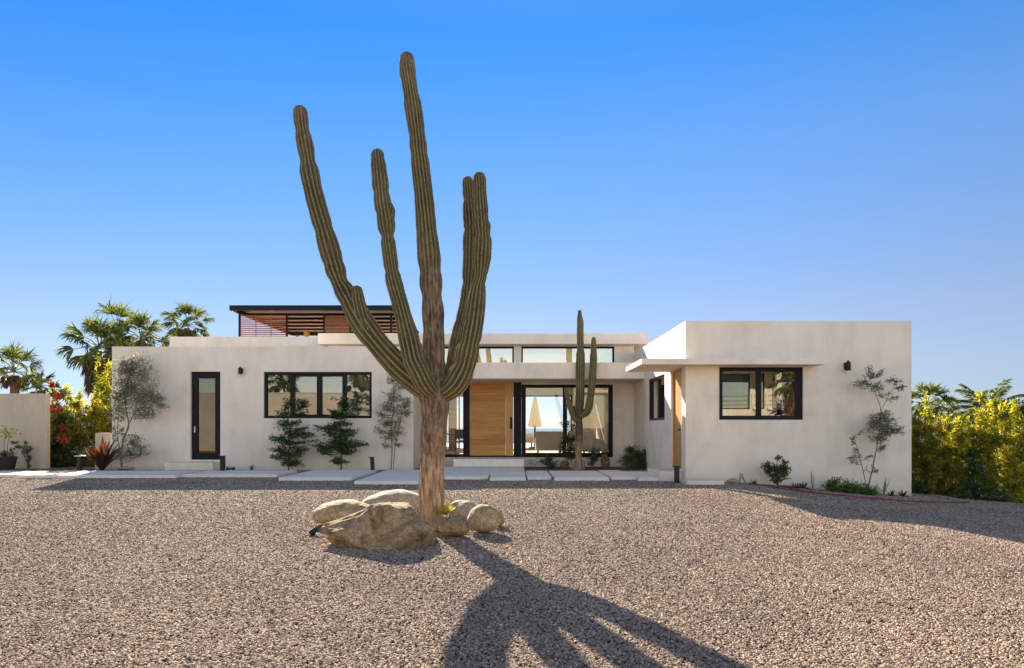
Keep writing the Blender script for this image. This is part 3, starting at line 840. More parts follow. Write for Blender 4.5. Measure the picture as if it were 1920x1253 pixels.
# four-pane window of the left wing
w0, w1, wz0, wz1 = h_win
mb = MB(); frame_x(mb, w0+0.004, w1-0.004, wz0+0.004, wz1-0.004, YL+0.05, 0.10, 0.075, 0.075, 0.075)
for a, c in ((543, 551), (593, 602), (641, 649)):
    mb.box(PX(a, YL), PX(c, YL), YL+0.052, YL+0.14, wz0+0.079, wz1-0.079)
for a, c in ((551, 593), (602, 641)):   # the two sliding leaves have rails of their own
    mb.box(PX(a, YL), PX(c, YL), YL+0.075, YL+0.125, wz1-0.135, wz1-0.079); mb.box(PX(a, YL), PX(c, YL), YL+0.075, YL+0.125, wz0+0.079, wz0+0.115)
wn1 = mb.build('window', M['frame'], house)
for k, (a, c) in enumerate(((501, 543), (551, 593), (602, 641), (649, 692))):
    pane('pane', PX(a, YL)-0.01, PX(c, YL)+0.01, wz0+0.07, wz1-0.07, YL+0.10+(0.012 if k in (1, 2) else 0), M['glass_window'], wn1, (0.004, -0.002, 0.003, -0.003)[k])
mb = MB()
for k in range(46):   # slatted blinds half lowered behind the sliding leaves
    z = wz1-0.10-k*0.014
    mb.box(PX(551, YL), PX(641, YL), YL+0.17, YL+0.185, z-0.011, z)
mb.build('blind', M['curtain'], house)

# window of the right wing
w0, w1, wz0, wz1 = h_rw
mb = MB(); frame_x(mb, w0+0.004, w1-0.004, wz0+0.004, wz1-0.004, YR+0.04, 0.11, 0.085, 0.085, 0.085)
mb.box(PX(1420, YR), PX(1429, YR), YR+0.045, YR+0.14, wz0+0.089, wz1-0.089)
mb.box(PX(1494, YR), w1-0.089, YR+0.055, YR+0.13, wz0+0.089, wz1-0.089)
wn2 = mb.build('window', M['frame'], house)
pane('pane', PX(1354, YR), PX(1421, YR), wz0+0.08, wz1-0.08, YR+0.08, M['glass_window'], wn2, 0.0)
pane('pane', PX(1428, YR), PX(1495, YR), wz0+0.08, wz1-0.08, YR+0.10, M['glass_window'], wn2, 0.006)

# sliding window on the wing's side
a0, a1, b0, b1 = h_sw
mb = MB(); x = XR0+0.04
def box_y(mb, y0, y1, z0, z1, x0, x1): mb.box(x0, x1, y0, y1, z0, z1)
box_y(mb, a0+.003, a0+.07, b0+.003, b1-.003, x, x+.1); box_y(mb, a1-.07, a1-.003, b0+.003, b1-.003, x, x+.1)
box_y(mb, a0+.07, a1-.07, b1-.07, b1-.003, x, x+.1); box_y(mb, a0+.07, a1-.07, b0+.003, b0+.07, x, x+.1)
box_y(mb, (a0+a1)/2-.12, (a0+a1)/2+.02, b0+.07, b1-.07, x+.01, x+.09)
wn3 = mb.build('window', M['frame'], house)
ym = (a0+a1)/2
for (p, q, dx) in ((a0+.06, ym-.11, .05), (ym, a1-.06, .06)):
    mb = MB(); mb.quad((x+dx, p, b0+.06), (x+dx, q, b0+.06), (x+dx, q, b1-.06), (x+dx, p, b1-.06)); mb.build('pane', M['glass_window'], wn3)

# wooden door on the wing's side
a0, a1, b0, b1 = h_sd
mb = MB(); box_y(mb, a0+.004, a0+.07, b0, b1-.004, XR0+.05, XR0+.17); box_y(mb, a1-.07, a1-.004, b0, b1-.004, XR0+.05, XR0+.17)
box_y(mb, a0+.07, a1-.07, b1-.07, b1-.004, XR0+.05, XR0+.17)
sd = mb.build('side_door', M['side_wood'], house)
mb = MB(); box_y(mb, a0+.075, a1-.075, b0+.01, b1-.075, XR0+.07, XR0+.12); mb.build('door_leaf', M['side_wood'], sd)
mb = MB(); mb.lathe((XR0+.0, 0, 0), [(0.001, 0)], 3) if False else None
mb.tube([(XR0+.075, a0+.17, 1.22), (XR0+.02, a0+.17, 1.22), (XR0-.012, a0+.17, 1.22), (XR0-.03, a0+.17, 1.22)], [.014, .014, .034, .026], 12)
mb.build('handle', M['black_metal'], sd)
mb = MB(); mb.box(XR0-0.55, XR0-0.003, 15.95, 17.35, -0.05, 0.24); mb.build('door_step', M['plaster'], house, bevel=0.012)

# ---- front door and entry glazing
ze = h_entry[3]
mb = MB()
mb.box(PX(872, YE), PX(880.5, YE), YE-0.06, YE+0.16, FLOOR, ze-0.003)
mb.box(PX(963, YE), PX(977.6, YE), YE-0.06, YE+0.16, FLOOR, ze-0.003)
mb.box(PX(880.5, YE), PX(963, YE), YE-0.06, YE+0.16, ze-0.06, ze-0.003)
mb.box(PX(880.5, YE), PX(963, YE), YE-0.06, YE+0.16, FLOOR, FLOOR+0.045)
fd = mb.build('front_door', M['frame'], house)
zl0, zl1 = FLOOR+0.05, ze-0.066
mb = MB(); mb.box(PX(881, YE), PX(948, YE), YE-0.035, YE+0.05, zl0, zl1); mb.build('door_panel', M['door_wood'], fd)
mb = MB(); mb.box(PX(948.2, YE), PX(962.2, YE), YE-0.036, YE+0.05, zl0, zl1); mb.build('door_stile', M['door_stile'], fd)
mb = MB(); hx = PX(958.5, YE)
mb.box(hx-0.035, hx+0.035, YE-0.055, YE-0.037, PZ(805, YE), PZ(782, YE))
mb.tube([(hx, YE-0.056, PZ(803, YE)), (hx, YE-0.13, PZ(801, YE)), (hx, YE-0.13, PZ(786, YE)), (hx, YE-0.056, PZ(784, YE))], 0.016, 8)
mb.build('handle', M['black_metal'], fd)
def fixed_window(name, x0, x1, z0, z1, w, mulls, glass, y=YE, yo=-0.03):
    mb = MB(); frame_x(mb, x0+.003, x1-.003, z0+.003, z1-.003, y+yo, 0.12, w[0], w[1], w[2])
    for a, c in mulls: mb.box(a, c, y+yo+.01, y+yo+.1, z0+w[2]+.003, z1-w[1]-.003)
    o = mb.build(name, M['frame'], house)
    e = [x0+w[0]-.01] + [q for a, c in mulls for q in (a+.005, c-.005)] + [x1-w[0]+.01]
    for i in range(0, len(e), 2): pane('pane', e[i], e[i+1], z0+w[2]-.01, z1-w[1]+.01, y+yo+.06, glass, o, 0.002*(i-1))
    return o
fixed_window('sidelight', *h_side, (0.06, 0.06, 0.09), [], M['glass_entry'])
fixed_window('picture_window', h_big[0]+0.047, *h_big[1:], (0.14, 0.10, 0.14), [(PX(1055.5, YE), PX(1061, YE))], M['glass_entry'])
fixed_window('clerestory_window', *h_c1, (0.05, 0.06, 0.03), [(PX(893, YE), PX(896, YE))], M['glass_high'], yo=0.02)
fixed_window('clerestory_window', *h_c2, (0.05, 0.06, 0.03), [], M['glass_high'], yo=0.02)
mb = MB(); mb.box(PX(850, 20.8), PX(983, 20.8), 20.8, YE-0.003, -0.15, PZ(861, 20.8)); mb.build('entry_step', M['paver'], house, bevel=0.012)

# ---- roof pergola
perg = empty('roof_pergola', (-7.7, 30, 3.5), 'black framed rooftop pergola with brown timber slat screens', 'pergola')
YP = 26.0
pz1, pz0 = PZ(572.5, YP), PZ(582, YP)
px0, px1 = PX(430, YP), PX(738.5, YP)
YPB = 33.2
mb = MB()
mb.box(px0, px1, YP, YP+0.10, pz0, pz1); mb.box(px0, px1, YPB-0.1, YPB, pz0, pz1)
mb.box(px0, px0+0.10, YP+0.1, YPB-0.1, pz0, pz1); mb.box(px1-0.10, px1, YP+0.1, YPB-0.1, pz0, pz1)
mb.build('roof_frame', M['frame'], perg)
YW = YP*1.033
wx = lambda p: PX(p, YW)
mb = MB()
y = YP + 0.9
while y < YPB - 0.6:
    mb.box(px0+0.1, px1-0.1, y, y+0.46, pz0+0.015, pz0+0.045); y += 1.02
mb.build('roof_beam', M['beam_matte'], perg)
mb = MB(); mb.box(px0+0.1, px1-0.1, YP+0.1, YPB-0.1, pz1-0.05, pz1-0.012)
mb.build('roof_slat', M['slat_wood'], perg)
for p, q in ((447, 450), (536, 538.5), (606, 608.5), (655, 657)):
    mb = MB(); mb.box(wx(p), wx(q), YW, YW+0.1, 3.52, pz0-0.002); mb.build('post', M['frame'], perg)
mb = MB(); mb.box(wx(735)-0.08, wx(735), YW, YW+0.1, 3.52, pz0-0.002); mb.build('post', M['frame'], perg)
for x in (px0+0.35, px1-0.4):
    mb = MB(); mb.box(x, x+0.12, YPB-0.35, YPB-0.23, 3.52, pz0-0.002); mb.build('post', M['slat_wood'], perg)
for p, q, pit, hh in ((450.5, 535.5, 0.082, 0.043), (609, 654.5, 0.074, 0.060)):
    mb = MB(); z = 3.6
    while z < pz0 - 0.07:
        mb.box(wx(p), wx(q), YW+0.02, YW+0.045, z, z+hh); z += pit
    for s in (0.333, 0.667):
        x = wx(p) + (wx(q)-wx(p))*s; mb.box(x-0.015, x+0.015, YW+0.048, YW+0.07, 3.6, pz0-0.03)
    mb.build('slat_screen', M['slat_wood'], perg)
tl = empty('roof_lantern', (PX(575, 27.6), 27.6, 3.53), 'round woven amber lantern standing on the roof terrace', 'lantern')
rr = 5.6*27.6/F
mb = MB(); mb.lathe((PX(575, 27.6), 27.6, PZ(619, 27.6)-2*rr*1.15), [(rr*0.55, 0), (rr*0.95, rr*0.5), (rr, rr*1.1), (rr*0.9, rr*1.7), (rr*0.55, rr*2.25)], 20)
mb.build('shade', M['lamp_amber'], tl, smooth=True)
zt = PZ(619, 27.6)-2*rr*1.15
mb = MB()
for a in range(3):
    c, s = math.cos(a*2.094), math.sin(a*2.094)
    mb.tube([(PX(575, 27.6)+c*rr*0.7, 27.6+s*rr*0.7, 3.53), (PX(575, 27.6)+c*rr*0.5, 27.6+s*rr*0.5, zt+0.03)], 0.012, 6)
mb.build('stand', M['dark_wood'], tl)
mb = MB(); mb.box(XL0+0.2, -6.25, YT+0.2, 38, 3.46, 3.525) if False else mb.box(-12.4, -4.0, 30.3, 38, 3.3, 3.52)
mb.build('rear_roof_deck', M['plaster'], house)
mb = MB(); mb.box(-12.2, -4.1, 35.5, 37.8, -0.3, 3.298); mb.build('rear_wall', M['plaster'], house)

# ---- paving slabs of the path (each cast slab is a thing of its own)
def slab(fl, fr, by, fy, label, group=None, top=0.085, sub=0.13, mat='paver'):
    """front edge from photo column fl to fr at front row fy (top edge), back edge at row by"""
    Yf = (CAMZ-top)*F/(fy-HZ); Yb = (CAMZ-top)*F/(by-HZ)
    x0, x1 = PX(fl, Yf), PX(fr, Yf)
    mb = MB(); mb.box(x0, x1, Yf, Yb, top-sub, top)
    o = mb.build('paving_slab', M[mat], None, bevel=0.010)
    tag(o, label, 'paving slab', group)
    return o
G = 'cast concrete slabs of the path'
slab(-150, 28, 883.5, 889.5, 'pale concrete path slab running out of frame at far left', G)
slab(31, 330, 882.6, 891.0, 'long sunlit pale path slab in front of the tall olive sapling', G)
slab(333, 519, 882.0, 889.5, 'concrete path slab in front of the glazed door step', G)
slab(522, 660, 881.0, 895.5, 'concrete path slab below the two dark leafy shrubs', G)
slab(664, 784, 881.0, 902.0, 'concrete path slab below the slender olive beside the leaning bollard', G)
Yf, Ym, Yb = [(CAMZ-0.085)*F/(q-HZ) for q in (893.5, 887.2, 875.5)]
mb = MB(); n0 = 0
pts = [(PX(790, Yf), Yf), (PX(915, Yf), Yf), (PX(915, Yf), Ym), (PX(985, Ym), Ym), (PX(985, Ym), 20.79), (PX(790, Yf), 20.79)]
mb.v = [(x, y, -0.045) for x, y in pts] + [(x, y, 0.085) for x, y in pts]
mb.f = [(0, 5, 2, 1), (2, 5, 4, 3), (6, 7, 8, 11), (8, 9, 10, 11)] + [(i, (i+1) % 6, 6+(i+1) % 6, 6+i) for i in range(6)]
tag(mb.build('paving_slab', M['paver'], None, bevel=0.010), 'large landing slab in front of the entry step', 'paving slab', G)
slab(918, 986, 888.2, 895.5, 'short slab jutting into the gravel with sunlit front edge', G)
slab(989, 1034, 883.0, 894.0, 'small shaded path slab to the right of the entry step', G)
slab(1040, 1142, 883.0, 895.5, 'wide slab jutting into the gravel by the young cactus', G)
slab(1146, 1193, 881.5, 894.0, 'path slab in front of the rusty rock', G)
slab(1198, 1284, 884.0, 896.0, 'path slab in front of the grassy bush by the side wall', G)
slab(1288, 1358, 898.2, 901.5, 'low kerb slab against the right wing below its corner', G, 0.10, 0.2, 'plaster')

# ================================================================== WALLS AND FENCES
YB = 21.3
mb = MB(); mb.box(PX(-330, YB), PX(85.5, YB), YB, YB+0.22, -0.4, PZ(738, YB))
tag(mb.build('boundary_wall', M['cream_wall'], None, bevel=0.015), 'plain beige plaster garden wall at the left edge', 'wall')
mb = MB(); mb.box(PX(178, 20.9), PX(211, 20.9)-0.05, 20.9, 21.3, -0.3, PZ(812, 20.9))
tag(mb.build('planter_wall', M['cream_wall'], None, bevel=0.012), 'low beige wall stub behind the bronze bromeliad', 'wall')

def bamboo_fence(A, B, top, label, rails, pale):
    A, B = Vector(A), Vector(B); d = (B-A); L = d.length; d.normalize()
    nrm_ = Vector((d.y, -d.x, 0))
    r = random.Random(int(A.x*7))
    root = empty('bamboo_fence', (A.x, A.y, A.z), label, 'fence')
    mb = MB(); s = 0.0
    while s < L:
        w = r.uniform(0.016, 0.03); p = A + d*s
        g = ground_z(p.x, p.y)
        t = top + r.uniform(-0.05, 0.07) + (g if g < 0 else 0)
        mb.tube([(p.x, p.y, g-0.05), (p.x+r.uniform(-.01, .01), p.y+r.uniform(-.02, .02), t)], w*0.5, 5)
        s += w*0.98
    mb.build('cane_panel', M['cane'], root)
    for h in rails:
        mb = MB(); pts = [A + d*(L*i/8) + nrm_*0.05 for i in range(9)]
        mb.tube([(p.x, p.y, h + ground_z(p.x, p.y)) for p in pts], 0.028, 7); mb.build('rail', M['cane_rail'], root)
    s = 0.4
    while s < L:
        p = A + d*s - nrm_*0.06; g = ground_z(p.x, p.y)
        mb = MB(); mb.tube([(p.x, p.y, g-0.2), (p.x, p.y, g+top*0.96)], 0.04, 8); mb.build('post', M['bark_brown'], root); s += 2.4
    return root
bamboo_fence((9.6, 19.6, -0.5), (18.5, 18.6, -1.1), 1.95, 'tan bamboo cane fence behind the yellow bushes on the right', (1.42, 0.5), True)
bamboo_fence((-16.5, 23.2, 0), (-12.1, 23.2, 0), 2.0, 'tan bamboo cane fence at left between wall and villa', (1.5,), True)

# ================================================================== GIANT CACTUS
def ribbed_stem(name, key, mat, parent, Y, nribs=15, n=70, seg_per=6, rib_depth=0.27, round_tip=True, seed=0, wob=0.10, extra=None):
    """key: (px, py, half width in px, depth offset in m, bark 0..1) from base to tip"""
    r = random.Random(seed)
    pts = []
    for px, py, hw, dy, bk in key:
        y = Y + dy
        p = P(px, py, y)
        pts.append(np.array([p.x, p.y, p.z, hw*y/F, bk]))
    line = smooth_line(pts, n)
    if round_tip:
        # finish with a dome
        last, prev = line[-1], line[-4]
        d = (last[:3]-prev[:3]); d /= np.linalg.norm(d)
        R = last[3]; dome = []
        for t in (0.3, 0.55, 0.75, 0.9, 0.98):
            q = last.copy(); q[:3] = last[:3] + d*R*1.1*t; q[3] = R*math.sqrt(1-t*t); dome.append(q)
        line = line + dome
    seg = nribs*seg_per
    V = []; rib_a = []; bark_a = []; ref = None
    m = len(line)
    nf = [(r.uniform(2, 9), r.uniform(0, 9)) for _ in range(2)]
    pins = [(r.uniform(.12, .94), r.uniform(.09, .19), r.uniform(.010, .020)) for _ in range(max(1, n//15))]
    for i, q in enumerate(line):
        t = line[min(i+1, m-1)][:3]-line[max(i-1, 0)][:3]
        t = Vector(t).normalized()
        if ref is None: ref = Vector((1, 0, 0)) if abs(t.x) < 0.9 else Vector((0, 1, 0))
        u = (ref - t*ref.dot(t)).normalized(); ref = u; w = t.cross(u)
        bulge = 1 + wob*noise.noise(Vector((q[2]*2.3, seed*3.7, 0))) + wob*0.6*noise.noise(Vector((q[2]*5.5, seed*1.9, 4)))
        for pc_, pa, pw in pins:
            bulge *= 1 - (1 - min(1, max(0, (q[4]-.8)*5)))*pa*math.exp(-((i/m-pc_)/pw)**2)
        for k in range(seg):
            a = 2*math.pi*k/seg
            tw = 0.12*noise.noise(Vector((q[2]*0.9, seed, 2)))
            f = abs(math.cos(nribs*(a+tw)/2))
            dep = rib_depth*(1-0.35*min(q[4], .8)-2.0*max(0, q[4]-.8))
            lump = 0.035*noise.noise(Vector((math.cos(a)*2+seed, math.sin(a)*2, q[2]*3.0)))
            rough = (0.02+0.02*q[4])*noise.noise(Vector((math.cos(a)*9+seed, math.sin(a)*9, q[2]*14.0)))
            rad = q[3]*bulge*(1 - dep*(1-f**0.8) + lump + rough + dep*0.35)
            pos = Vector(q[:3]) + (u*math.cos(a) + w*math.sin(a))*rad
            V.append(pos[:]); rib_a.append(f); bark_a.append(q[4])
    idx = np.arange(m*seg).reshape(m, seg)
    nx = np.roll(idx, -1, axis=1)
    f = np.stack([idx[:-1], nx[:-1], nx[1:], idx[1:]], -1).reshape(-1, 4)
    V = list(V); tip = len(V); V.append(tuple(line[-1][:3])); rib_a.append(0.6); bark_a.append(line[-1][4])
    cap = np.stack([idx[-1], nx[-1], np.full(seg, tip), np.full(seg, tip)], -1)
    o = np_mesh(name, np.array(V), f, mat, parent, smooth=True, attrs={'rib': rib_a, 'bark': bark_a})
    # needle clusters along the ridges of the living parts
    rs = np.random.default_rng(seed+50); VV = np.array(V[:m*seg]).reshape(m, seg, 3); C = np.array([q[:3] for q in line]); bk = np.array([q[4] for q in line])
    tri = []
    peak_k = [int(round(2*math.pi*j/nribs/(2*math.pi)*seg)) % seg for j in range(nribs)]
    for i in range(2, m-1):
        if bk[i] > .72: continue
        st = np.linalg.norm(C[i+1]-C[i])
        for k in peak_k:
            for _ in range(max(1, int(st/.028))):
                a = rs.random(); p = VV[i, k]*(1-a) + VV[i+1, k]*a
                out = nrm(p - C[i]); 
                for _ in range(3):
                    d = nrm(out + rs.normal(0, .55, 3)); s_ = nrm(np.cross(d, rs.normal(0, 1, 3)))*.0016
                    L_ = rs.uniform(.012, .026); tri.append((p-out*.004+s_, p-out*.004-s_, p+d*L_))
    if tri:
        tv = np.array(tri).reshape(-1, 3)
        sp_ = np_mesh('spines', tv, np.arange(len(tv)).reshape(-1, 3), M['spine'], o if parent.type == 'EMPTY' else parent); sp_['kind'] = 'stuff'
    return o

YK = ground_pt(810, 981).y
big = empty('cardon_cactus', (PX(810, YK), YK, ground_z(PX(810, YK), YK)), 'giant cardon cactus with thick bare trunk and ribbed arms ringed by boulders', 'cactus')
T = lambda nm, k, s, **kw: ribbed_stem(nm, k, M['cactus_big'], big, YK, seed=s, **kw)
trunk_key = [(806, 992, 23, 0, 1), (809, 965, 22.5, 0, 1), (810, 940, 22.5, 0, 1), (809, 903, 22.5, 0, 1), (811, 867, 22.5, 0, 1), (812, 829, 23, 0, 1), (814, 793, 23.5, 0, 1),
             (815, 760, 25.5, 0, 1), (814, 738, 29.5, 0, 1), (813, 716, 28, 0, 1), (812, 695, 23, 0, .95), (812.5, 660, 19.5, 0, .85), (813, 620, 18.8, 0, .8), (811, 573, 19.5, 0, .75), (808, 530, 20.5, 0, .6), (806, 500, 21, 0, .45),
             (801, 448, 18.5, 0, .3), (797, 396, 16.5, 0, .2), (792, 343, 16.5, 0, .15), (786, 290, 15, 0, .3), (780, 238, 15.3, 0, .3), (772, 185, 14.5, 0, .35), (768, 160, 12.5, 0, .4), (764, 133, 13.3, 0, .5), (763, 112, 12.3, 0, .55)]
T('trunk', trunk_key, 1, n=150, nribs=16)
armA = [(812, 742, 14, 0.0, .6), (800, 731, 20, -.02, .4), (782, 715, 21.5, -.02, .1), (757, 695, 21.5, -.02, .15), (735, 674, 21.5, -.02, .2), (712, 648, 21.5, -.02, .15), (686, 615, 22, -.02, .1), (664, 580, 20.5, -.02, .1), (647, 548, 18.5, -.02, .15), (633, 519, 18.5, -.02, .2),
        (609, 437, 17.6, -.02, .2), (597, 396, 16.8, -.02, .25), (588, 361, 16.2, -.02, .3), (581, 326, 16.5, -.02, .3), (575, 290, 13.6, -.02, .35), (570, 262, 13.6, -.02, .4), (566, 238, 13.6, -.02, .45), (563, 212, 12.5, -.02, .5)]
A = T('arm', armA, 2, n=110, nribs=13)
ribbed_stem('bud', [(688, 622, 9, -.10, .1), (680, 598, 12, -.10, .1), (673, 570, 11.5, -.10, .1), (669, 546, 9.5, -.10, .2)], M['cactus_big'], A, YK, nribs=11, n=26, seed=8)
armB = [(814, 738, 10, -.12, .3), (804, 728, 16, -.20, .1), (795, 717, 18.5, -.28, 0), (786, 698, 18.5, -.30, 0), (776, 677, 18.5, -.30, 0), (770, 650, 17.5, -.30, 0), (761, 612, 16.5, -.30, 0), (751, 573, 14.5, -.30, .05), (741, 537, 13.6, -.30, .05), (736, 515, 13.3, -.30, .1),
        (729, 465, 13, -.3, .1), (724, 420, 15, -.3, .1), (718, 385, 14.6, -.3, .05), (713, 343, 14, -.3, .05), (709, 305, 12.6, -.3, .15), (708, 293, 12, -.3, .25)]
B = T('arm', armB, 3, n=100, nribs=14)
ribbed_stem('bud', [(724, 428, 6, -.28, 0), (729, 412, 9, -.28, 0), (731, 396, 8.5, -.28, 0), (730, 386, 6, -.28, 0)], M['cactus_big'], B, YK, nribs=9, n=18, seed=11)
armC = [(818, 742, 11, -.02, .5), (836, 735, 17, -.08, .3), (852, 722, 20, -.13, .1), (863, 705, 21, -.15, 0), (872, 683, 20.5, -.16, 0), (879, 650, 19.5, -.16, 0), (887, 610, 18.5, -.16, 0), (892, 573, 17, -.16, 0), (895, 548, 14.5, -.16, .05), (897, 534, 12.5, -.16, .15), (899, 528, 10.5, -.16, .3), (901, 518, 12.2, -.16, .1),
        (903.5, 485, 15.5, -.16, 0), (905, 448, 15.7, -.16, 0), (903, 415, 14.5, -.16, .15), (901, 390, 13, -.16, .05), (899.5, 343, 11.6, -.16, .1), (899, 335, 10.8, -.16, .2)]
T('arm', armC, 4, n=110, nribs=14)
armE = [(822, 728, 9, .1, .5), (838, 712, 12, .16, .6), (848, 686, 13, .2, .55), (857, 650, 13.5, .22, .5), (864, 615, 13.5, .22, .4), (870, 590, 12.5, .22, .15), (876, 560, 12, .22, 0), (880, 519, 12.2, .22, 0), (882, 470, 12.6, .22, 0), (882, 420, 11.5, .22, .1), (881, 405, 12, .22, 0), (879, 370, 11.2, .22, .05), (877.5, 342, 9.8, .22, .15)]
T('arm', armE, 5, n=100, nribs=13)

# young cactus by the entry
YS = 20.4
yc = empty('cardon_cactus', (PX(1086, YS), YS, 0.0), 'slim young cactus with three upright arms beside the entry window', 'cactus')
S = lambda nm, k, s, **kw: ribbed_stem(nm, k, M['cactus_small'], yc, YS, seed=s, nribs=12, seg_per=5, rib_depth=0.14, **kw)
S('trunk', [(1085, 888, 6.5, 0, 1), (1085, 850, 6, 0, 1), (1086, 800, 6.6, 0, .9), (1087, 770, 7, 0, .7), (1088, 740, 7.6, 0, .2), (1088, 700, 7.8, 0, .1), (1088.5, 670, 7.4, 0, .1), (1088, 640, 6.5, 0, .2), (1088, 615, 6, 0, .2), (1088, 604, 6.4, 0, .3), (1087, 592, 4.5, 0, .5), (1087, 585, 3.3, 0, .6)], 21, n=90)
S('arm', [(1089, 782, 4, -.05, .3), (1098, 775, 6, -.08, .1), (1104, 764, 6.6, -.08, 0), (1107, 745, 6.6, -.08, 0), (1110, 720, 7, -.08, 0), (1112, 690, 6.5, -.08, 0), (1113, 665, 6.2, -.08, .1), (1113, 646, 5, -.08, .2), (1113, 637, 4.3, -.08, .4)], 22, n=50)
S('arm', [(1086, 792, 3.5, -.05, .3), (1078, 786, 5, -.10, .1), (1073, 775, 5.4, -.10, 0), (1068, 760, 4.7, -.10, 0), (1063, 742, 4, -.10, 0), (1061, 731, 3.4, -.10, .1)], 23, n=40)
S('arm', [(1083, 788, 3, .10, .5), (1078, 780, 3.4, .15, .5), (1076, 768, 3, .15, .5), (1075.5, 764, 2.4, .15, .6)], 24, n=24)

# ================================================================== BOULDERS
def rock(label, L, R, top, base, mat, seed, depth=0.8, rough=0.16, lift=0.42, tilt=0.0, skew=0.0, sub=5, yc=None, sharp=0.0, name='boulder', cat='boulder', group=None, peak=None, facets=9, soft=.75, prof=None):
    Yf = ground_pt((L+R)/2, base).y
    w = (R-L)*0.5
    Yc = yc or Yf
    for _ in range(6):
        rx = w*Yc/F
        Yc = yc or Yf + rx*depth*0.82
    cx = PX((L+R)/2, Yc); zg = ground_z(cx, Yc); zt = max(0.06, PZ(top, Yc)-zg)
    zc = zt*(lift-0.12); rz = zt-zc
    me = bpy.data.meshes.new(name)
    bm = bmesh.new(); bmesh.ops.create_icosphere(bm, subdivisions=sub, radius=1.0)
    off = Vector((seed*5.1, seed*2.3, seed*7.7))
    rr = random.Random(seed)
    planes = []
    for _ in range(facets):
        nv = Vector((rr.gauss(0, 1), rr.gauss(0, 1), rr.gauss(.15, .7))).normalized(); planes.append((nv, rr.uniform(.62, .9)))
    for v in bm.verts:
        p = v.co.normalized()
        for nv, dd in planes:
            e = p.dot(nv) - dd
            if e > 0: p = p - nv*e*soft
        p0 = p; ln = p.length; p = p.normalized()
        h = noise.fractal(p*1.1 + off, 0.9, 2.0, 4)*rough*1.6 + noise.fractal(p*4.5 + off, 1.1, 2.1, 5)*rough*0.20
        if sharp:
            vd = noise.voronoi(p*1.7 + off)[0]
            h += -sharp*(vd[1]-vd[0] < 0.12)*0.05 - sharp*0.22*max(0, vd[0]-0.35)
        q = p*(ln+h)
        if peak: q.x += peak*max(0, q.z)**1.3; q.z *= 1 - 0.42*min(1.2, abs(p.x - peak*0.4))**1.6*(p.z > 0)
        q.z += skew*q.x
        v.co = q
    mnx = min(v.co.x for v in bm.verts); mxx = max(v.co.x for v in bm.verts); mxz = max(v.co.z for v in bm.verts)
    for v in bm.verts:
        xn = (v.co.x-(mnx+mxx)/2)*2/(mxx-mnx)
        if prof and v.co.z > -.1: v.co.z *= float(np.interp(xn, prof[0], prof[1]))
        v.co.x = xn*rx; v.co.y *= rx*depth; v.co.z *= rz/mxz
    bm.to_mesh(me); bm.free()
    o = link_mesh(name, me, mat, None, True)
    o.location = (cx, Yc, zc+zg)
    tag(o, label, cat, group); return o
BG = 'boulders around the giant cactus'
rock('largest brown craggy boulder in front of the giant cactus', 606, 819, 942, 1033, M['boulder_brown'], 3, 0.72, 0.07, 0.42, sharp=0.15, sub=6, facets=16, soft=.92, prof=((-1, -.8, -.5, -.15, .2, .5, .8, 1), (.5, .55, .72, .97, 1.08, 1.0, .85, .7)), group=BG)
rock('long rounded tan boulder at the left of the cactus ring', 586, 698, 937, 992, M['boulder_tan'], 5, 0.75, 0.08, 0.60, facets=3, soft=.4, group=BG, skew=0.10)
rock('smooth pale domed boulder behind the cactus trunk', 676, 800, 918, 965, M['boulder_grey'], 9, 0.7, 0.05, 0.45, facets=2, soft=.3, group=BG)
rock('pale sloping boulder right of the trunk behind the round one', 840, 903, 938, 985, M['boulder_grey'], 12, 0.9, 0.08, 0.5, facets=4, soft=.5, group=BG)
rock('round pale boulder at the right end of the cactus ring', 875, 940, 946, 1004, M['boulder_tan'], 14, 0.85, 0.05, 0.62, facets=2, soft=.3, group=BG)
rock('small brownish faceted stone between big boulder and round boulder', 822, 881, 968, 1012, M['boulder_brown'], 17, 0.8, 0.13, 0.6, sharp=0.5, group=BG)
rock('little pale stone at the foot of the cactus trunk', 802, 830, 977, 1000, M['boulder_tan'], 19, 0.8, 0.1, 0.6, sub=4, group=BG)
rock('dark stone half hidden at the far right of the ring', 918, 946, 956, 990, M['boulder_brown'], 23, 0.9, 0.12, 0.6, sub=4, group=BG)
rock('rusty orange rock below the corner of the entry window', 1126, 1144, 850, 877, M['rock_rust'], 31, 0.8, 0.16, 0.48, sub=4, sharp=0.5, name='rock', cat='rock')
rock('grey stone left of the young cactus foot', 1069, 1083, 864, 880, M['boulder_grey'], 33, 0.8, 0.12, 0.5, sub=4, name='rock', cat='rock')
rock('pale stone right of the young cactus foot', 1089, 1097, 862, 879, M['boulder_grey'], 35, 0.8, 0.12, 0.5, sub=4, name='rock', cat='rock')
rock('flat rust brown rock beside the leafy plant under the window', 1050, 1067, 863, 878, M['rock_rust'], 37, 0.8, 0.14, 0.48, sub=4, name='rock', cat='rock')
rock('small pale rock at the left foot of the grassy bush', 1163, 1178, 867, 878, M['boulder_grey'], 39, 0.8, 0.14, 0.5, sub=4, name='rock', cat='rock')
rock('grey rock beside the teal garden tap', 1364, 1386, 896, 913, M['boulder_grey'], 41, 0.8, 0.12, 0.5, sub=4, yc=15.35, name='rock', cat='rock')
for (l, r_, t, b, s, lab) in ((202, 228, 877, 884.5, 51, 'flat grey stone beside the bronze bromeliad'), (226, 252, 875, 884, 53, 'flat pale stone at the foot of the tall olive sapling')):
    rock(lab, l, r_, t, b, M['boulder_grey'], s, 0.8, 0.1, 0.8, sub=4, yc=19.6, name='rock', cat='rock')

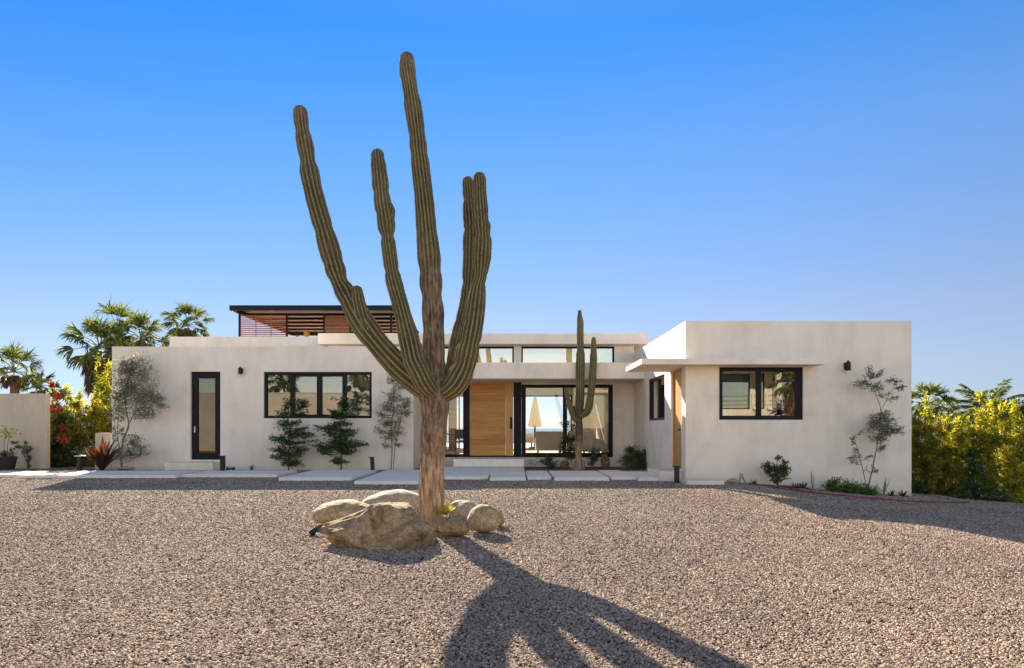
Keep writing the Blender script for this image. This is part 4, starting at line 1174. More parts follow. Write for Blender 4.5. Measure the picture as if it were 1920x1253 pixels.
# ================================================================== PLANTS
def clump_plant(name, label, cat, Y, stems, clumps, leafmat, barkmat, L, W, dens, seed, depth=0.8, maxdep=0.45, droop=0.0, flat=0.0, group=None, curl=0.15, twig=0.006, along=0.55, part='foliage', spread=0.7, second=None, swell=1.0):
    r = np.random.default_rng(seed)
    base = stems[0][0]
    bp = P(base[0], base[1], Y)
    root = empty(name, bp, label, cat, group)
    mb = MB(); samples = []
    for st in stems:
        pts = [np.array([*P(px, py, Y + (dy if dy else 0)), rad]) for px, py, rad, dy in [(s + (0,))[:4] for s in st]]
        g0 = ground_z(pts[0][0], pts[0][1])
        if -.05 < pts[0][2]-g0 < .35: pts.insert(0, np.array([pts[0][0], pts[0][1], g0-.06, pts[0][3]*1.15]))   # rooted in the ground
        ln = smooth_line(pts, 6*len(pts))
        jit = [Vector((0, 0.03*noise.noise(Vector((q[2]*3, seed, 0))), 0)) for q in ln]
        mb.tube([Vector(q[:3])+j for q, j in zip(ln, jit)], [q[3] for q in ln], 7)
        samples += [q[:3] for q in ln]
    S_ = np.array(samples)
    fo = Foliage(seed); fo2 = Foliage(seed+1)
    for c in clumps:
        px, py, rx, ry = c[0], c[1], c[2]*swell, c[3]*swell; k = c[4] if len(c) > 4 else 1.0
        sc = Y/F
        nl = max(6, int(math.pi*rx*ry*dens*k))
        nt = max(3, nl//14)
        cen = np.array(P(px, py, Y)); rad = np.array([rx*sc, min(max(rx, ry)*sc*depth, maxdep), ry*sc])
        u = nrm(r.normal(size=(nt, 3))) * (r.random((nt, 1))**0.45)
        ends = cen + u*rad
        for e in ends:
            # grow from the nearest stem point lying no higher than the twig's end
            dd = np.linalg.norm((S_-e)*np.array([1, 1, 1.0]), axis=1) + 0.9*np.maximum(0, S_[:, 2]-e[2]+0.05)
            s = S_[dd.argmin()]
            mid = (s+e)/2 + np.array([0, 0, -0.10*np.linalg.norm(e-s)]) + r.normal(0, 0.02, 3)
            pl = [np.array(q) for q in bez(Vector(s), Vector(mid), Vector(e), 5)]
            mb.tube([Vector(q) for q in pl], [twig*(1-0.7*i/5) for i in range(6)], 4, cap=False)
            m_ = max(2, int(r.normal(nl/nt, 2)))
            tt = 1 - along*r.random(m_)**1.2
            seg = np.minimum((tt*5).astype(int), 4); fr = tt*5-seg
            PL = np.array(pl)
            pos = PL[seg]*(1-fr[:, None]) + PL[seg+1]*fr[:, None]
            pos += r.normal(0, 1, (m_, 3))*rad*0.16
            ax = nrm(PL[seg+1]-PL[seg])
            d = ax*0.8 + r.normal(0, spread, (m_, 3))
            d[:, 2] = d[:, 2]*(1-flat) - droop
            if second is not None and r.random() < second[1]:
                fo2.add(pos, d, L*r.uniform(0.7, 1.2, m_), W*r.uniform(0.8, 1.2, m_))
            else:
                fo.add(pos, d, L*r.uniform(0.65, 1.25, m_), W*r.uniform(0.8, 1.2, m_))
    mb.build('stem', barkmat, root, smooth=True)
    fo.build(part, leafmat, root, curl)
    if second is not None and fo2.P: fo2.build(second[2], second[0], root, curl)
    return root

# saplings and shrubs against the left wing
Yp = 20.0
clump_plant('olive_tree', 'tall bushy olive sapling at the left corner of the villa', 'olive tree', 19.75,
    [[(228, 880, .03), (227, 850, .026), (233, 820, .022), (241, 800, .02), (238, 775, .017), (234, 740, .013), (243, 700, .008)], [(232, 822, .018), (246, 786, .015), (266, 760, .011), (285, 748, .006)], [(229, 860, .014), (240, 845, .010), (258, 832, .006)], [(227, 855, .014), (221, 820, .012), (222, 770, .009), (228, 720, .006)]],
    [(252, 677, 30, 15), (236, 693, 24, 16), (271, 700, 20, 14), (236, 722, 26, 18), (267, 728, 26, 16), (223, 744, 18, 16), (255, 750, 34, 16), (293, 744, 14, 12), (304, 766, 12, 7), (271, 774, 25, 10), (223, 772, 18, 16), (223, 811, 14, 12, .8), (249, 827, 18, 12), (265, 843, 15, 10), (244, 850, 16, 12), (221, 852, 10, 10), (290, 775, 10, 6)],
    M['olive_leaf'], M['bark_grey'], .10, .027, .25, 101, swell=1.22)
clump_plant('shrub', 'dark leafy shrub with tiered branches below the left half of the window', 'shrub', Yp,
    [[(541, 884, .022), (542, 850, .02), (545, 810, .016), (540, 780, .012), (545, 750, .006)]],
    [(545, 754, 16, 14, .8), (538, 775, 20, 10), (528, 795, 22, 8), (562, 790, 12, 6, .8), (548, 811, 28, 9), (574, 801, 14, 4), (516, 820, 18, 5), (577, 817, 18, 6), (544, 827, 32, 8), (525, 841, 22, 6), (565, 841, 20, 6), (512, 856, 14, 4), (545, 853, 32, 8), (545, 867, 26, 8), (590, 826, 8, 3)],
    M['dark_leaf'], M['bark_brown'], .085, .042, .48, 102, flat=.55, spread=.8)
clump_plant('shrub', 'darker broad shrub rising across the right half of the window', 'shrub', Yp-.1,
    [[(640, 884, .026), (640, 850, .022), (638, 815, .018), (640, 780, .013), (644, 750, .006)], [(640, 800, .01), (655, 765, .007), (672, 745, .004)]],
    [(645, 748, 14, 9, .6), (662, 738, 11, 8, .5), (675, 750, 12, 8, .45), (625, 746, 8, 3, .5), (644, 762, 16, 9), (676, 765, 10, 6, .4), (622, 770, 10, 7, .7), (640, 777, 24, 9), (636, 795, 27, 7), (599, 801, 14, 5), (616, 804, 18, 6), (644, 809, 26, 8), (633, 821, 24, 7), (598, 836, 18, 7), (625, 834, 30, 8), (654, 832, 28, 7), (677, 831, 16, 6), (601, 848, 9, 7), (648, 848, 22, 8), (636, 864, 18, 7), (612, 812, 10, 5)],
    M['dark_leaf'], M['bark_brown'], .09, .046, .54, 103, flat=.5, spread=.8)
clump_plant('olive_tree', 'slender olive sapling between the window and the cactus trunk', 'olive tree', Yp,
    [[(733, 884, .018), (735, 845, .015), (734, 800, .012), (738, 760, .009), (738, 715, .005)], [(737, 884, .011), (741, 840, .01), (748, 800, .008), (757, 765, .005)]],
    [(733, 716, 14, 10, .7), (756, 724, 10, 8, .6), (739, 741, 18, 10), (762, 753, 14, 9), (725, 758, 16, 10), (751, 770, 20, 9), (710, 778, 11, 8, .8), (704, 806, 9, 8, .7), (730, 790, 22, 10), (745, 807, 14, 8), (730, 818, 17, 8), (745, 836, 10, 5, .7), (722, 834, 8, 6, .7)],
    M['olive_leaf'], M['bark_grey'], .095, .026, .32, 104, swell=1.2)
# right wing
Yq = 15.25
clump_plant('olive_tree', 'sparse olive sapling against the right wing under the wall lamp', 'olive tree', Yq,
    [[(1627, 917, .018), (1637, 876, .015), (1644, 836, .012), (1649, 808, .010), (1651, 768, .008), (1641, 737, .006), (1631, 712, .004)], [(1625, 915, .009), (1614, 865, .008), (1606, 838, .005), (1600, 818, .003)], [(1651, 772, .006), (1666, 742, .005), (1682, 718, .003)]],
    [(1631, 697, 11, 9, .6), (1652, 700, 8, 7, .6), (1614, 717, 15, 8, .7), (1641, 724, 14, 8, .7), (1678, 714, 13, 7, .6), (1688, 727, 9, 5, .6), (1684, 747, 9, 4, .6), (1662, 740, 10, 6, .4), (1658, 781, 21, 10), (1637, 791, 13, 8), (1661, 801, 21, 10), (1688, 804, 13, 8), (1647, 821, 12, 8), (1658, 838, 6, 7), (1622, 809, 6, 5, .6), (1604, 828, 7, 7, .6), (1606, 848, 5, 7, .6), (1597, 861, 14, 4, .7), (1625, 856, 9, 6, .35), (1632, 880, 9, 8, .2), (1644, 885, 6, 7, .25)],
    M['olive_leaf'], M['bark_grey'], .085, .023, .35, 105, swell=1.25)
clump_plant('shrub', 'small dark shrub at the foot of the right wing below the window', 'shrub', Yq,
    [[(1457, 914, .012), (1456, 890, .01), (1457, 865, .006)], [(1457, 910, .008), (1446, 890, .006), (1438, 872, .004)], [(1458, 910, .008), (1468, 888, .006), (1474, 868, .004)]],
    [(1458, 857, 7, 7, .6), (1440, 870, 10, 8, .6), (1472, 870, 10, 9, .7), (1452, 880, 20, 10), (1468, 884, 17, 9), (1430, 874, 7, 4, .5), (1458, 897, 20, 9), (1440, 884, 10, 6, .6)],
    M['bush_leaf'], M['bark_brown'], .06, .026, .75, 106)
clump_plant('ground_cover_plant', 'low bright green spreading plant at the foot of the sparse olive', 'plant', 14.95,
    [[(1592, 934, .01), (1592, 920, .008)], [(1560, 924, .006), (1556, 912, .004)], [(1620, 936, .006), (1626, 924, .004)]],
    [(1592, 910, 42, 12), (1562, 911, 22, 10), (1622, 918, 28, 11), (1600, 922, 46, 10), (1570, 900, 18, 6), (1640, 927, 14, 7)],
    M['fresh_leaf'], M['bark_brown'], .05, .022, .85, 107, maxdep=.5, along=.9)
# entry bed
Ye = 21.3
clump_plant('leafy_plant', 'tall leafy plant behind the young cactus trunk in front of the glass', 'plant', 21.8,
    [[(1062, 880, .012), (1062, 850, .01), (1066, 815, .007), (1068, 790, .004)], [(1064, 860, .006), (1076, 825, .005), (1074, 800, .003)]],
    [(1068, 800, 12, 9, .5), (1058, 795, 10, 6, .3), (1058, 820, 14, 10, .7), (1072, 826, 14, 14, .9), (1060, 845, 13, 10), (1074, 850, 13, 12), (1052, 835, 8, 8, .6)],
    M['dark_leaf'], M['bark_brown'], .085, .03, .6, 108)
clump_plant('shrub', 'feathery green plant under the left part of the entry window', 'shrub', Ye,
    [[(1033, 880, .008), (1033, 862, .005)]], [(1026, 862, 10, 9), (1037, 866, 14, 8), (1030, 873, 14, 6), (1018, 866, 8, 7, .7), (990, 866, 6, 6, .6), (1008, 862, 6, 6, .4)],
    M['bush_leaf'], M['bark_brown'], .09, .016, .8, 109, along=.9)
clump_plant('shrub', 'upright green plant between young cactus and rusty rock', 'shrub', Ye,
    [[(1113, 880, .008), (1113, 855, .005)]], [(1112, 847, 8, 9), (1116, 855, 10, 9), (1111, 866, 12, 9), (1122, 842, 5, 6, .6)],
    M['bush_leaf'], M['bark_brown'], .09, .018, .85, 110, along=.9)
clump_plant('shrub', 'wide grassy green bush in the corner beside the side wall', 'shrub', 20.4,
    [[(1196, 884, .012), (1196, 860, .008)], [(1190, 880, .008), (1180, 850, .005)], [(1200, 880, .008), (1218, 856, .004)]],
    [(1182, 842, 14, 9), (1196, 848, 18, 12), (1212, 852, 16, 12), (1190, 862, 26, 12), (1210, 868, 22, 11), (1200, 876, 28, 8), (1228, 846, 8, 10, .3), (1172, 856, 8, 12, .7), (1162, 864, 5, 8, .8)],
    M['bush_leaf'], M['bark_brown'], .13, .016, .85, 111, along=.9, spread=.5)
# far left bed
Yl = 20.9
clump_plant('climbing_plant', 'leafy green stem leaning up the beige garden wall at left', 'plant', 21.0,
    [[(54, 880, .02), (53, 862, .016), (47, 845, .010), (30, 832, .005)], [(53, 860, .01), (52, 842, .007), (47, 826, .004)]],
    [(54, 872, 4, 8), (53, 858, 6, 8), (47, 847, 9, 6), (37, 838, 9, 5), (26, 829, 7, 4), (53, 840, 6, 8), (46, 828, 4, 6, .7)],
    M['bush_leaf'], M['bark_brown'], .06, .025, .9, 112)
clump_plant('bougainvillea', 'dark green bougainvillea with red flowers beside the garden wall', 'bougainvillea', 22.2,
    [[(110, 884, .03), (108, 850, .025), (112, 800, .02), (106, 750, .012), (100, 715, .006)], [(110, 860, .02), (128, 820, .014), (122, 780, .01)]],
    [(99, 722, 9, 9, .5), (104, 740, 15, 10, .6), (95, 765, 10, 14, .8), (118, 735, 10, 10, .5), (112, 800, 18, 22), (120, 780, 14, 14), (104, 830, 18, 20), (124, 835, 20, 20), (115, 860, 26, 18), (140, 850, 16, 18, .8), (96, 862, 10, 14), (80, 858, 6, 3, .6)],
    M['dark_leaf'], M['bark_brown'], .085, .05, .6, 113, )
boug = [o for o in COL.objects if o.name.startswith('bougainvillea')][-1]
for k, (px, py, sg) in enumerate(((107, 741, .09), (104, 767, .10), (98, 722, .06), (113, 822, .09), (122, 826, .07), (118, 800, .05))):
    fo = Foliage(900+k); rf = np.random.default_rng(900+k); cc = np.array(P(px, py, 21.85))
    fo.add(cc + rf.normal(0, sg*.6, (46, 3)), rf.normal(0, 1, (46, 3)), .10, .08); fo.build('flower', M['bract'], boug)
def bamboo(px0, px1, pt, pb, Y, seed, label, group, mat, leaf=(.15, .042), dens=.27, n=10, mat2=None, trunkless=False):
    r = random.Random(seed); stems = []; cl = []
    w = (px1-px0)
    for i in range(n):
        x = px0 + w*(i+.5)/n + r.uniform(-.3, .3)*w/n
        lean = r.uniform(-.12, .12)*w; top = pt + (pb-pt)*abs(r.gauss(0, .13)) + 5*abs(x-(px0+px1)/2)/max(1, w/2)
        stems.append([(x, pb, .010), (x+lean*.3, pb*.6+top*.4, .008), (x+lean, top+4, .003)])
        for j in range(7):
            t = .14+.86*j/6+r.uniform(-.05, .05)
            y = pb+(top-pb)*t; xx = x+lean*t**1.4
            cl.append((xx+r.uniform(-.07, .07)*w, y, w*(.17 if j < 6 else .09), (pb-top)*.075, r.uniform(.45, 1.15)))
    return clump_plant('bamboo', label, 'bamboo', Y, stems, cl, mat, M['cane'], leaf[0], leaf[1], dens, seed, maxdep=.55, group=group, twig=.004, along=.8, droop=.15, second=(mat2, .5, 'green_foliage') if mat2 else None)
GL = 'yellow bamboo clumps left of the villa'
bamboo(92, 150, 722, 884, 22.7, 201, 'yellow leafy bamboo clump behind the bougainvillea', GL, M['bamboo_leaf'], mat2=M['bamboo_green'], n=7)
bamboo(132, 190, 738, 884, 22.7, 202, 'low amber bamboo clump above the bronze bromeliad', GL, M['bamboo_leaf'], mat2=M['bamboo_green'], n=7)
bamboo(182, 213, 672, 884, 22.9, 203, 'tallest yellow bamboo clump against the villa left corner', GL, M['bamboo_leaf'], mat2=M['bamboo_green'], n=8)
GR = 'yellow bamboo clumps along the right fence'
rb = [(1690, 1748, 752, 938, 17.6, 'yellow bamboo clump next to the villa right corner'), (1738, 1800, 772, 944, 17.4, 'yellow bamboo clump below the fan palm on the right'),
      (1790, 1850, 790, 948, 17.0, 'green and yellow bamboo clump below the feather palm'), (1838, 1908, 742, 954, 16.8, 'tall yellow bamboo clump near the right edge rising beside the feather palm'), (1890, 1975, 765, 962, 16.6, 'yellow bamboo clump cut by the right edge of the view'),
      (1965, 2060, 775, 966, 16.6, 'outermost yellow bamboo clump of the right fence row'), (2050, 2150, 770, 968, 16.6, 'last yellow bamboo clump at the far end of the right fence row')]
for i, (a, b_, t, bt, Y, lab) in enumerate(rb):
    bamboo(a, b_, t, bt, Y, 210+i, lab, GR, M['bamboo_leaf'], dens=.33, n=10, mat2=M['bamboo_green'], leaf=(.115, .026))
clump_plant('shrub', 'dark green leafy shrub in the shade of the right fence', 'shrub', 16.5,
    [[(1826, 950, .02), (1828, 900, .015), (1832, 860, .008)]], [(1826, 920, 22, 22), (1832, 880, 18, 20), (1828, 850, 12, 14, .7), (1846, 925, 24, 18), (1800, 925, 12, 14, .8), (1884, 930, 20, 14, .7)],
    M['dark_leaf'], M['bark_brown'], .09, .045, .42, 220)
clump_plant('shrub', 'shaded shrub tucked between the villa right corner and the fence', 'shrub', 17.2,
    [[(1722, 938, .015), (1722, 900, .008)]], [(1718, 918, 16, 14), (1734, 924, 14, 12), (1712, 896, 10, 12, .6)],
    M['dark_leaf'], M['bark_brown'], .09, .04, .5, 221)

# ---- strap-leaved plants
def blades(name, label, cat, base, n, L, W, mat, seed, el=(35, 85), droop=.3, group=None, part='blade', stem=None, fold=.25, az=None):
    r = random.Random(seed); base = Vector(base); g0 = ground_z(base.x, base.y)
    if abs(base.z-g0) < .3 and name not in ('dry_stalk', 'succulent'): base.z = g0-.01
    root = empty(name, base, label, cat, group)
    V = []; Fc = []; R_ = []
    for i in range(n):
        a = (az[0]+(az[1]-az[0])*r.random()) if az else i*2.399+r.uniform(-.3, .3)
        e = math.radians(r.uniform(*el)); l = L*r.uniform(.75, 1.1); w = W*r.uniform(.8, 1.15)
        d = Vector((math.cos(a)*math.cos(e), math.sin(a)*math.cos(e), math.sin(e)))
        p = Vector(base); s = Vector((-math.sin(a), math.cos(a), 0)); k0 = len(V); m_ = 9; rv = r.random()
        for j in range(m_+1):
            t = j/m_; ww = w*(.55+.9*t if t < .5 else 1.0*(1-((t-.5)/.5)**1.8))*.5 + .001
            up = s.cross(d); 
            V.extend([(p - s*ww + up*ww*fold)[:], p[:], (p + s*ww + up*ww*fold)[:]]); R_.extend([rv]*3)
            d = (d + Vector((0, 0, -droop/m_*(.4+1.6*t)))).normalized(); p = p + d*(l/m_)
        for j in range(m_):
            b = k0+j*3; Fc.extend([(b, b+1, b+4, b+3), (b+1, b+2, b+5, b+4)])
    np_mesh(part, np.array(V), np.array(Fc), mat, root, True, {'rnd': R_})
    return root
pb = P(191, 881, 20.0); pb.z = 0.0
br = blades('bromeliad', 'large bronze red strap leaved bromeliad by the low wall stub', 'bromeliad', pb, 24, 1.15, .13, M['brom_leaf'], 301, (48, 82), .95)
blades('dry_stalk', 'bundle of pale dry leaves sticking out beside the bronze bromeliad', 'dry stalk', P(172, 862, 20.2), 4, .62, .035, M['straw_leaf'], 302, (25, 45), .1, az=(2.5, 3.3))
blades('snake_plant', 'single tall narrow blade plant against the right wing wall', 'plant', P(1524, 917, 15.35), 2, .52, .06, M['blade_leaf'], 303, (82, 88), .12)
blades('snake_plant', 'two slim upright blades at the right end of the green ground cover', 'plant', P(1656, 936, 15.1), 4, .42, .05, M['blade_leaf'], 304, (62, 85), .15)
GA = 'small dark agaves at the foot of the right wing'
for px, py, y, L, lab in ((1414, 910, 15.35, .17, 'tiny dark agave right of the garden tap'), (1494, 916, 15.3, .2, 'small dark agave left of the single tall blade'), (1506, 916, 15.45, .2, 'small dark agave touching the single tall blade plant'),
                      (1672, 935, 15.2, .18, 'small dark agave left of the villa right corner'), (1694, 934, 15.3, .22, 'small dark agave right at the villa corner')):
    b0 = P(px, py, y); b0.z = ground_z(b0.x, b0.y)
    blades('agave', lab, 'agave', b0, 16, L, .035, M['agave_leaf'], int(px), (20, 75), .15, GA)
for px, lab in ((427, 'small dark agave beside the bollard near the glazed door'), (437, 'second small dark agave right of the bollard near the glazed door')):
    b0 = P(px, 882, 20.2); b0.z = 0
    blades('agave', lab, 'agave', b0, 14, .16, .035, M['agave_leaf'], px, (15, 70), .15)
blades('weed', 'little green weed in the bed right of the glazed door', 'weed', Vector((PX(472, 20.2), 20.2, 0)), 9, .2, .03, M['bush_leaf'], 77, (40, 80), .3)
blades('succulent', 'small yellow green succulent at the foot of the giant cactus', 'succulent', Vector((PX(837, 9.4), 9.35, .06)), 18, .17, .045, M['bamboo_leaf'], 305, (30, 85), .2)
clump_plant('potted_plant', 'dark twiggy plant in a black pot at the left edge', 'potted plant', 20.6, [[(12, 868, .012), (14, 840, .008), (18, 815, .004)], [(10, 868, .01), (8, 830, .006), (14, 808, .004)], [(14, 866, .008), (24, 846, .004)]],
    [(18, 850, 12, 9, .9), (6, 852, 10, 9), (24, 842, 5, 6, .6)], M['agave_leaf'], M['bark_brown'], .06, .02, .7, 114, second=None)
pot = [o for o in COL.objects if o.name.startswith('potted_plant')][-1]
mb = MB(); pc = P(12, 880, 20.6); pc.z = 0
mb.lathe(pc, [(.20, 0), (.23, .1), (.27, .34), (.285, .35), (.285, .39), (.25, .39), (.245, .33)], 24); mb.build('pot', M['planter'], pot, smooth=True)
fo = Foliage(9); r9 = np.random.default_rng(9); c9 = np.array(P(14, 812, 20.6))
fo.add(c9 + r9.normal(0, 1, (34, 3))*np.array([.13, .08, .07]), r9.normal(0, 1, (34, 3)), .13, .075); fo.build('young_foliage', M['bamboo_leaf'], pot)

# ---- palms
def fan_palm(label, px, py, Y, R, seed, trunk_r=.16, skirt=0, base_z=None, n=34, group='palms beyond the villa', up=(-35, 85), name='fan_palm', Xw=None, Zw=None):
    r = np.random.default_rng(seed)
    c = np.array(P(px, py, Y)) if Xw is None else np.array([Xw, Y, Zw])
    gz = ground_z(c[0], c[1]) if base_z is None else base_z
    root = empty(name, (c[0], c[1], gz), label, 'palm tree', group)
    mb = MB(); hs = np.linspace(gz-.3, c[2]-.15, 14)
    mb.tube([(c[0]+.04*math.sin(h*1.3+seed), c[1], h) for h in hs], [trunk_r*(1.25-.35*i/13) for i in range(14)], 12); mb.build('trunk', M['bark_brown'], root, smooth=True)
    pet = MB(); fo = Foliage(seed)
    def leaf(fo, hub0, d, pl, rad, spread, droop, nseg=20, st=None):
        d = d/np.linalg.norm(d)
        side = np.cross(d, [0, 0, 1.0]); side /= max(1e-6, np.linalg.norm(side)); upn = np.cross(side, d)
        hub = hub0 + d*pl
        hub[2] -= pl*.10
        ro = r.uniform(-.9, .9)   # leaf blades twist about their stalk
        s2 = side*math.cos(ro) + upn*math.sin(ro)
        if pet is not None: pet.tube([Vector(hub0), Vector(hub0+d*pl*.5+np.array([0, 0, pl*.03])), Vector(hub)], [.022, .018, .012], 5, cap=False)
        a = np.linspace(-spread, spread, nseg) + r.normal(0, .04, nseg)
        dd = np.cos(a)[:, None]*d + np.sin(a)[:, None]*s2 + np.array([0, 0, -droop])*r.uniform(.3, 1.0, (nseg, 1))
        LL = rad*(1-.18*np.abs(a)/spread)*r.uniform(.85, 1.08, nseg)
        fo.add(np.tile(hub, (nseg, 1)), dd, LL, rad*.115)
        # outer half of each segment hangs
        q = hub + nrm(dd)*LL[:, None]*.6
        d2 = nrm(dd)*.55 + np.array([0, 0, -.55]) + r.normal(0, .12, (nseg, 3))
        fo.add(q, d2, LL*.50, rad*.055)
    for i in range(n):
        t = (i+.5)/n
        e = math.radians(up[1] + (up[0]-up[1])*t**.9 + r.normal(0, 5)); a = i*2.39996 + r.normal(0, .15)
        d = np.array([math.cos(a)*math.cos(e), math.sin(a)*math.cos(e), math.sin(e)])
        leaf(fo, c.copy(), d, R*r.uniform(.42, .62), R*r.uniform(.48, .62), 1.15, .10+.16*t)
    fo.build('crown', M['palm_leaf'], root, .3)
    if skirt:
        fs = Foliage(seed+5); keep = pet
        for i in range(int(60*skirt)+20):
            a = r.uniform(0, 6.28); h = r.uniform(0, skirt*.75)
            rad = .28*R*(1.0 if h < skirt*.4 else .85)
            hub = c + np.array([math.cos(a)*rad, math.sin(a)*rad, -.12*R-h])
            ns = 9; dd = np.tile([math.cos(a)*.18, math.sin(a)*.18, -1.0], (ns, 1)) + r.normal(0, .13, (ns, 3))
            fs.add(np.tile(hub, (ns, 1)) + r.normal(0, .03, (ns, 3)), dd, r.uniform(.4, .75, ns)*min(1.0, skirt), .07)
        fs.build('dead_skirt', M['palm_dead'], root, .05)
    pet.build('leaf_stalk', M['palm_leaf_stalk'], root)
    return root
M['palm_leaf_stalk'] = m_simple('palm_stalk', (0.20, 0.19, 0.07), 0.6, 0.3)
fan_palm('fan palm with a brown skirt of dead fronds left of the villa', 186, 652, 30, 1.6, 401, skirt=1.9, n=17)
fan_palm('tallest fan palm rising directly above the villa left corner', 221, 622, 33, 1.65, 402, skirt=.8, n=13)
fan_palm('fan palm leaning right of the tallest one above the left parapet', 264, 634, 32, 1.45, 403, skirt=.6, n=14)
fan_palm('fan palm standing alone left of the rooftop pergola', 351, 611, 38, 1.4, 404, skirt=.5, n=19)
fan_palm('low pale fan frond palm peeping over the left parapet', 306, 652, 34, .7, 405, n=12)
fan_palm('fan palm above the beige garden wall at the left edge', 26, 697, 26, 1.15, 406, skirt=.4, n=17)
fan_palm('small fan palm just behind the beige garden wall', 75, 725, 25, .65, 407, n=16)
fan_palm('fan palm above the yellow bamboo right of the villa', 1738, 758, 26, 1.0, 408, skirt=.3, n=18)
fan_palm('small fan palm with stiff fronds right of the larger one', 1772, 768, 27, .7, 409, n=12)
def feather_palm(label, px, py, Y, R, seed, n=28):
    r = np.random.default_rng(seed); c = np.array(P(px, py, Y)); gz = ground_z(c[0], c[1])
    root = empty('feather_palm', (c[0], c[1], gz), label, 'palm tree', 'palms beyond the villa')
    mb = MB(); mb.tube([(c[0], c[1], h) for h in np.linspace(gz-.3, c[2], 10)], .15, 10); mb.build('trunk', M['bark_grey'], root, smooth=True)
    st = MB(); fo = Foliage(seed)
    for i in range(n):
        t = (i+.5)/n; a = i*2.39996; e = math.radians(78-75*t); L = R*r.uniform(.85, 1.1)
        d = Vector((math.cos(a)*math.cos(e), math.sin(a)*math.cos(e), math.sin(e))); p = Vector(c); pts = [p.copy()]
        for k in range(12):
            d = (d + Vector((0, 0, -.10-.07*t))).normalized(); p = p + d*L/12; pts.append(p.copy())
        st.tube(pts, [.03*(1-.85*k/12) for k in range(13)], 5, cap=False)
        PT = np.array(pts)
        for k in range(2, 13):
            ax = nrm(PT[k]-PT[k-1]); s = nrm(np.cross(ax, [0, 0, 1.0]))
            m_ = 7
            for sg in (-1, 1):
                q = PT[k-1] + (PT[k]-PT[k-1])*r.random((m_, 1))
                dd = s*sg*.9 + ax*.6 + np.array([0, 0, -.25]) + r.normal(0, .12, (m_, 3))
                fo.add(q, dd, L*.26*(1-.45*abs(k-6)/7), .05)
    st.build('frond_stalk', M['palm_leaf_stalk'], root); fo.build('crown', M['palm_leaf'], root, .25)
    return root
feather_palm('feather palm with arching fronds at the right behind the bamboo', 1852, 780, 24, 1.4, 420)
clump_plant('tree', 'dark rounded tree crown behind the bamboo at the right edge', 'tree', 23, [[(1905, 900, .08), (1905, 800, .06), (1905, 770, .03)]], [(1905, 772, 30, 22), (1925, 785, 30, 22), (1885, 790, 20, 16)], M['bush_leaf'], M['bark_brown'], .13, .06, .35, 421, maxdep=.8)

# ================================================================== LAMPS, TAP, HOSE
def wall_lamp(px, py0, py1, Y, label):
    c = P(px, (py0+py1)/2, Y); s = Y/F
    root = empty('wall_lamp', c, label, 'wall lamp', 'black outdoor wall lamps')
    h = (py1-py0)*s
    mb = MB(); mb.box(c.x-.045, c.x+.045, Y-.02, Y-.002, c.z-.06, c.z+.10); mb.build('back_plate', M['black_metal'], root)
    mb = MB(); mb.lathe((c.x, Y-.11, c.z-h*.30), [(.052, 0), (.055, .02), (.055, h*.62), (.02, h*.70), (.012, h*.80)], 16); mb.box(c.x-.012, c.x+.012, Y-.10, Y-.02, c.z+.02, c.z+.045)
    mb.build('shade', M['black_metal'], root, smooth=True)
    mb = MB(); mb.lathe((c.x, Y-.11, c.z-h*.47), [(.012, 0), (.03, .02), (.036, .05), (.03, h*.17)], 14); mb.build('bulb', M['white_lamp'], root, smooth=True)
wall_lamp(453, 688, 706, YL, 'black wall lamp between the glazed door and the four pane window')
wall_lamp(1586, 676, 701, YR, 'black wall lamp on the right wing near its right corner')

def bollard(px, py_t, py_b, Y, label, cap, w=.055, lean=0.0):
    b = P(px, py_b, Y); t = P(px, py_t, Y); gz = max(-.1, ground_z(b.x, Y)); 
    root = empty('bollard_light', (b.x, Y, gz), label, 'bollard light', 'black path bollard lights')
    mb = MB(); h = t.z-gz
    mb.obox((b.x+lean*.5, Y, gz+h/2-.02), (w, 0, 0), (0, w, 0), (lean*.5, 0, h/2)); mb.build('post', M['charcoal'], root, bevel=.006)
    mb = MB()
    if cap: mb.lathe((b.x+lean, Y, t.z-.025), [(.15, 0), (.15, .018), (.06, .03), (.02, .032)], 24)
    else: mb.box(b.x+lean-w*1.35-.02, b.x+lean+w*1.05, Y-w*1.05, Y+w*1.05, t.z-.022, t.z+.004)
    mb.build('cap', M['steel'] if cap else M['charcoal'], root, smooth=bool(cap))
bollard(149.5, 854, 886, 18.9, 'flat capped bollard light beside the bronze bromeliad', True, .045)
bollard(417.5, 855, 887, 18.7, 'bollard light at the corner of the glazed door step', False)
bollard(699, 857, 886, 19.0, 'bollard light standing left of the slender olive sapling', False, .05, -.02)
bollard(1269, 874, 906, 15.5, 'bollard light in front of the wooden side door', False, .05)

tp = P(1391, 905, 15.15); tp.z = ground_z(tp.x, tp.y)
tap = empty('garden_tap', tp, 'teal garden tap with copper fitting on a stone by the right wing', 'tap')
mb = MB(); mb.tube([(tp.x-.045, tp.y, tp.z), (tp.x-.04, tp.y, tp.z+.20), (tp.x-.02, tp.y-.0, tp.z+.235), (tp.x+.01, tp.y, tp.z+.22)], .013, 8); mb.build('pipe', M['tap_teal'], tap, smooth=True)
mb = MB(); mb.tube([(tp.x+.01, tp.y, tp.z+.23), (tp.x+.02, tp.y-.01, tp.z+.12)], [.018, .024], 10); mb.box(tp.x-.02, tp.x+.05, tp.y-.02, tp.y+.02, tp.z+.145, tp.z+.165); mb.build('valve', M['brass'], tap)
mb = MB(); mb.tube([(tp.x+.025, tp.y-.02, tp.z+.12), (tp.x+.05, tp.y-.06, tp.z+.07), (tp.x+.055, tp.y-.07, tp.z+.0)], .012, 8); mb.build('spout', M['tap_teal'], tap)

